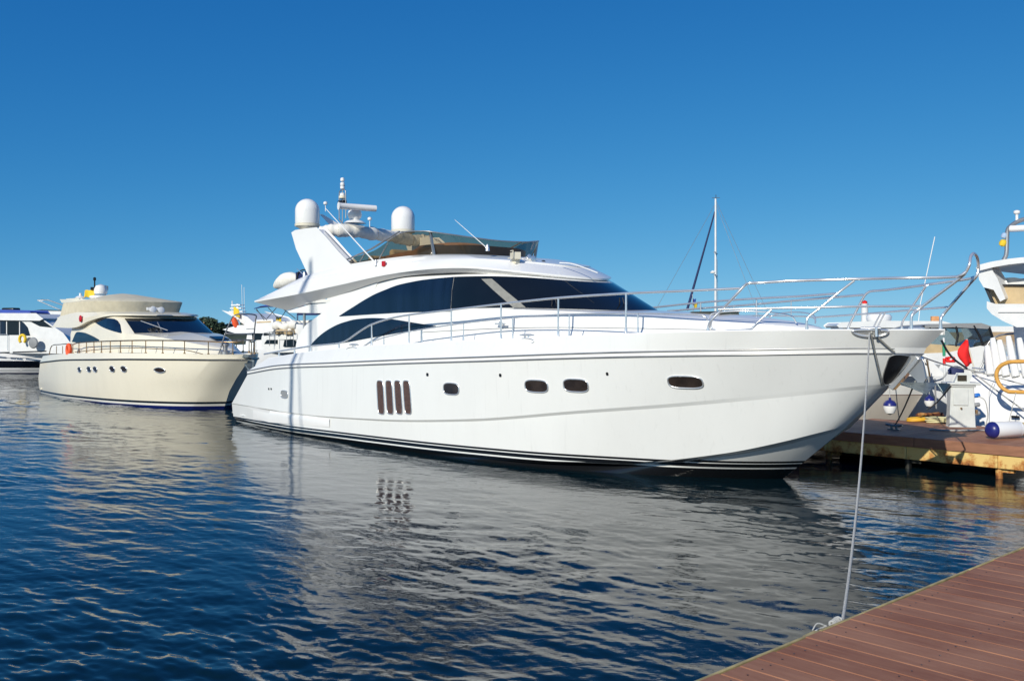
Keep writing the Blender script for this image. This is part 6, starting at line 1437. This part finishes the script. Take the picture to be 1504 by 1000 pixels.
tree(291, 470, 490, 154, 'dark tree half hidden by the cream yacht cabin roof', 2.6, 8)
mb = MB(); x0 = (285-CX)/F0*152; x1 = (350-CX)/F0*152
rows = []
rng = random.Random(2)
for k_, (y_, f_) in enumerate(((146, 0), (149, .7), (152, 1), (170, .0))):
    rows.append([(x0-14+i*.5, y_, -.4+(2.9+.4*rng.random()-abs(i-28)*.02)*f_) for i in range(90)])
mb.grid(rows); o = mb.build('shore_bank', M['shore'], sharp=10); tag(o, kind='structure')
# harbour light with a red lantern
Yd = 240; k = Yd/F0; x = (1270-CX)/F0*Yd
t = thing('harbour_light', 'white harbour light tower with a red top behind the cabin boat', 'lighthouse', (x, Yd, 0))
hh = EYE+(CY-441)*k
mb = MB(); mb.lathe([(6*k, -1), (5.2*k, 1), (4.8*k, hh-6*k), (5.4*k, hh-5.6*k), (5.4*k, hh-5*k)], (0, 0, 0), 20); mb.build('tower', M['farwhite'], t)
mb = MB(); mb.lathe([(3.6*k, hh-5*k), (3.8*k, hh-2.2*k), (4.2*k, hh-2*k), (.4*k, hh)], (0, 0, 0), 20); mb.build('lantern', M['redcloth'], t)
mb = MB(); mb.box((x, Yd, .3), (14, 10, 1.8)); bo = mb.build('pier_head', M['stone'], t, bevel=.2); bo.matrix_parent_inverse = Matrix.Translation((-x, -Yd, 0))

fr = Frame(-13.2, 7.0, R(-75))  # unseen yacht added so its mast and shroud cast shadows on the big yacht
SX = cruiser(fr, 'unseen sailing yacht left of the view, added so its mast shades the big yacht quarter', 11, 3.3, 1.1, 1.3, hs_, name='sailing_yacht', cat='sailboat', over=.9,
    cabins=[('coachroof', [(-9, 1.0), (-8.4, 1.6), (-4, 1.55), (-2.6, 1.1)], 1.1, 'farwhite', .08)])
hp = Y.world(-12.35, -2.66); md = hp+Vector((SUN_AZ[0], SUN_AZ[1], 0))*20.5; ml = fr.loc(md.x, md.y)
SX.location.x += 0
mb = MB(); mb.tube([(ml[0], ml[1], 1.0), (ml[0], ml[1], 15.2)], .10, 10, rf=lambda t: .10-.03*t); mb.build('mast', M['farwhite'], SX, sharp=80)
mb = MB(); mb.tube([(ml[0]+.2, ml[1]-.1, 15.0), (ml[0]+.7, ml[1]+1.3, 1.1)], .025, 6); mb.build('shroud', M['dull_chrome'], SX)

# small gear round the berths on the right
def pole(px0, py0, px1, py1, dep, r, m, name, lab, cat, top=None):
    k = dep/F0; a = Vector(((px0-CX)*k, dep, EYE-(py0-CY)*k)); b = Vector(((px1-CX)*k, dep, EYE-(py1-CY)*k))
    t = thing(name, lab, cat, a, 0); mb = MB(); mb.tube([(0, 0, 0), b-a], r, 8); mb.build('shaft', M[m], t, sharp=80)
    if top:
        for (f0_, f1_, mt) in top: mb = MB(); mb.tube([(b-a)*f0_, (b-a)*f1_], r*1.5, 8); mb.build('band', M[mt], t, sharp=80)
M['green'] = mat('green_paint', (.03, .30, .16), .5)
pole(1388, 585, 1386, 496, 20.6, .022, 'farwhite', 'boat_hook', 'white boat hook with green and red bands standing behind the bow tip', 'boat hook', [(.55, .66, 'redcloth'), (.70, .92, 'green')])
pole(1375, 600, 1373, 556, 20.9, .02, 'dull_chrome', 'ladder_post', 'thin steel ladder post standing right of the yacht anchor', 'post')
pole(1366, 553, 1361, 528, 20.9, .02, 'brass', 'ladder_post', 'short bronze coloured post above the anchor shank', 'post')
line('mooring_line', [Y.world(*Y.onY(1383, 500, .6)), Y.world(*Y.onY(1391, 515, .9)), Y.world(*Y.onY(1402, 528, 1.4)), Y.world(*Y.onY(1420, 541, 2.4))], .018, 'rope_dark', 'short dark rope from under the bow tip to the red flag corner')
line('mooring_line', [Y.world(*Y.onY(1372, 560, 2.0)), Y.world(*Y.onY(1384, 556, 2.2)), Y.world(*Y.onY(1392, 546, 2.4))], .014, 'rope', 'short pale rope loop beside the steel ladder post')
c = ground(1440, 634); pts = [(-.9, .25, .02), (-.5, .05, .02), (.0, .12, .02), (.5, -.02, .02), (1.0, .12, .02), (1.25, -.12, .03), (1.1, -.3, .02), (.6, -.22, .02)]
mb = MB(); mb.tube(crom([Vector(p) for p in pts], 6), .016, 6); o = mb.build('loose_rope', M['rope'], loc=c, sharp=80); tag(o, 'loose pale rope lying on the planks between pedestal and fender', 'rope')
fq = RF.onX(1492, 577, -.8); c2 = RF.world(-.8, fq[1], fq[2]); c3 = ground(1482, 628)
line('fender_lanyard', [c2, (c2+c3)/2+Vector((-.02, 0, -.02)), c3+Vector((0, 0, .12))], .009, 'rope', 'thin lanyard from the ochre loop handrail down to the white fender', 3)
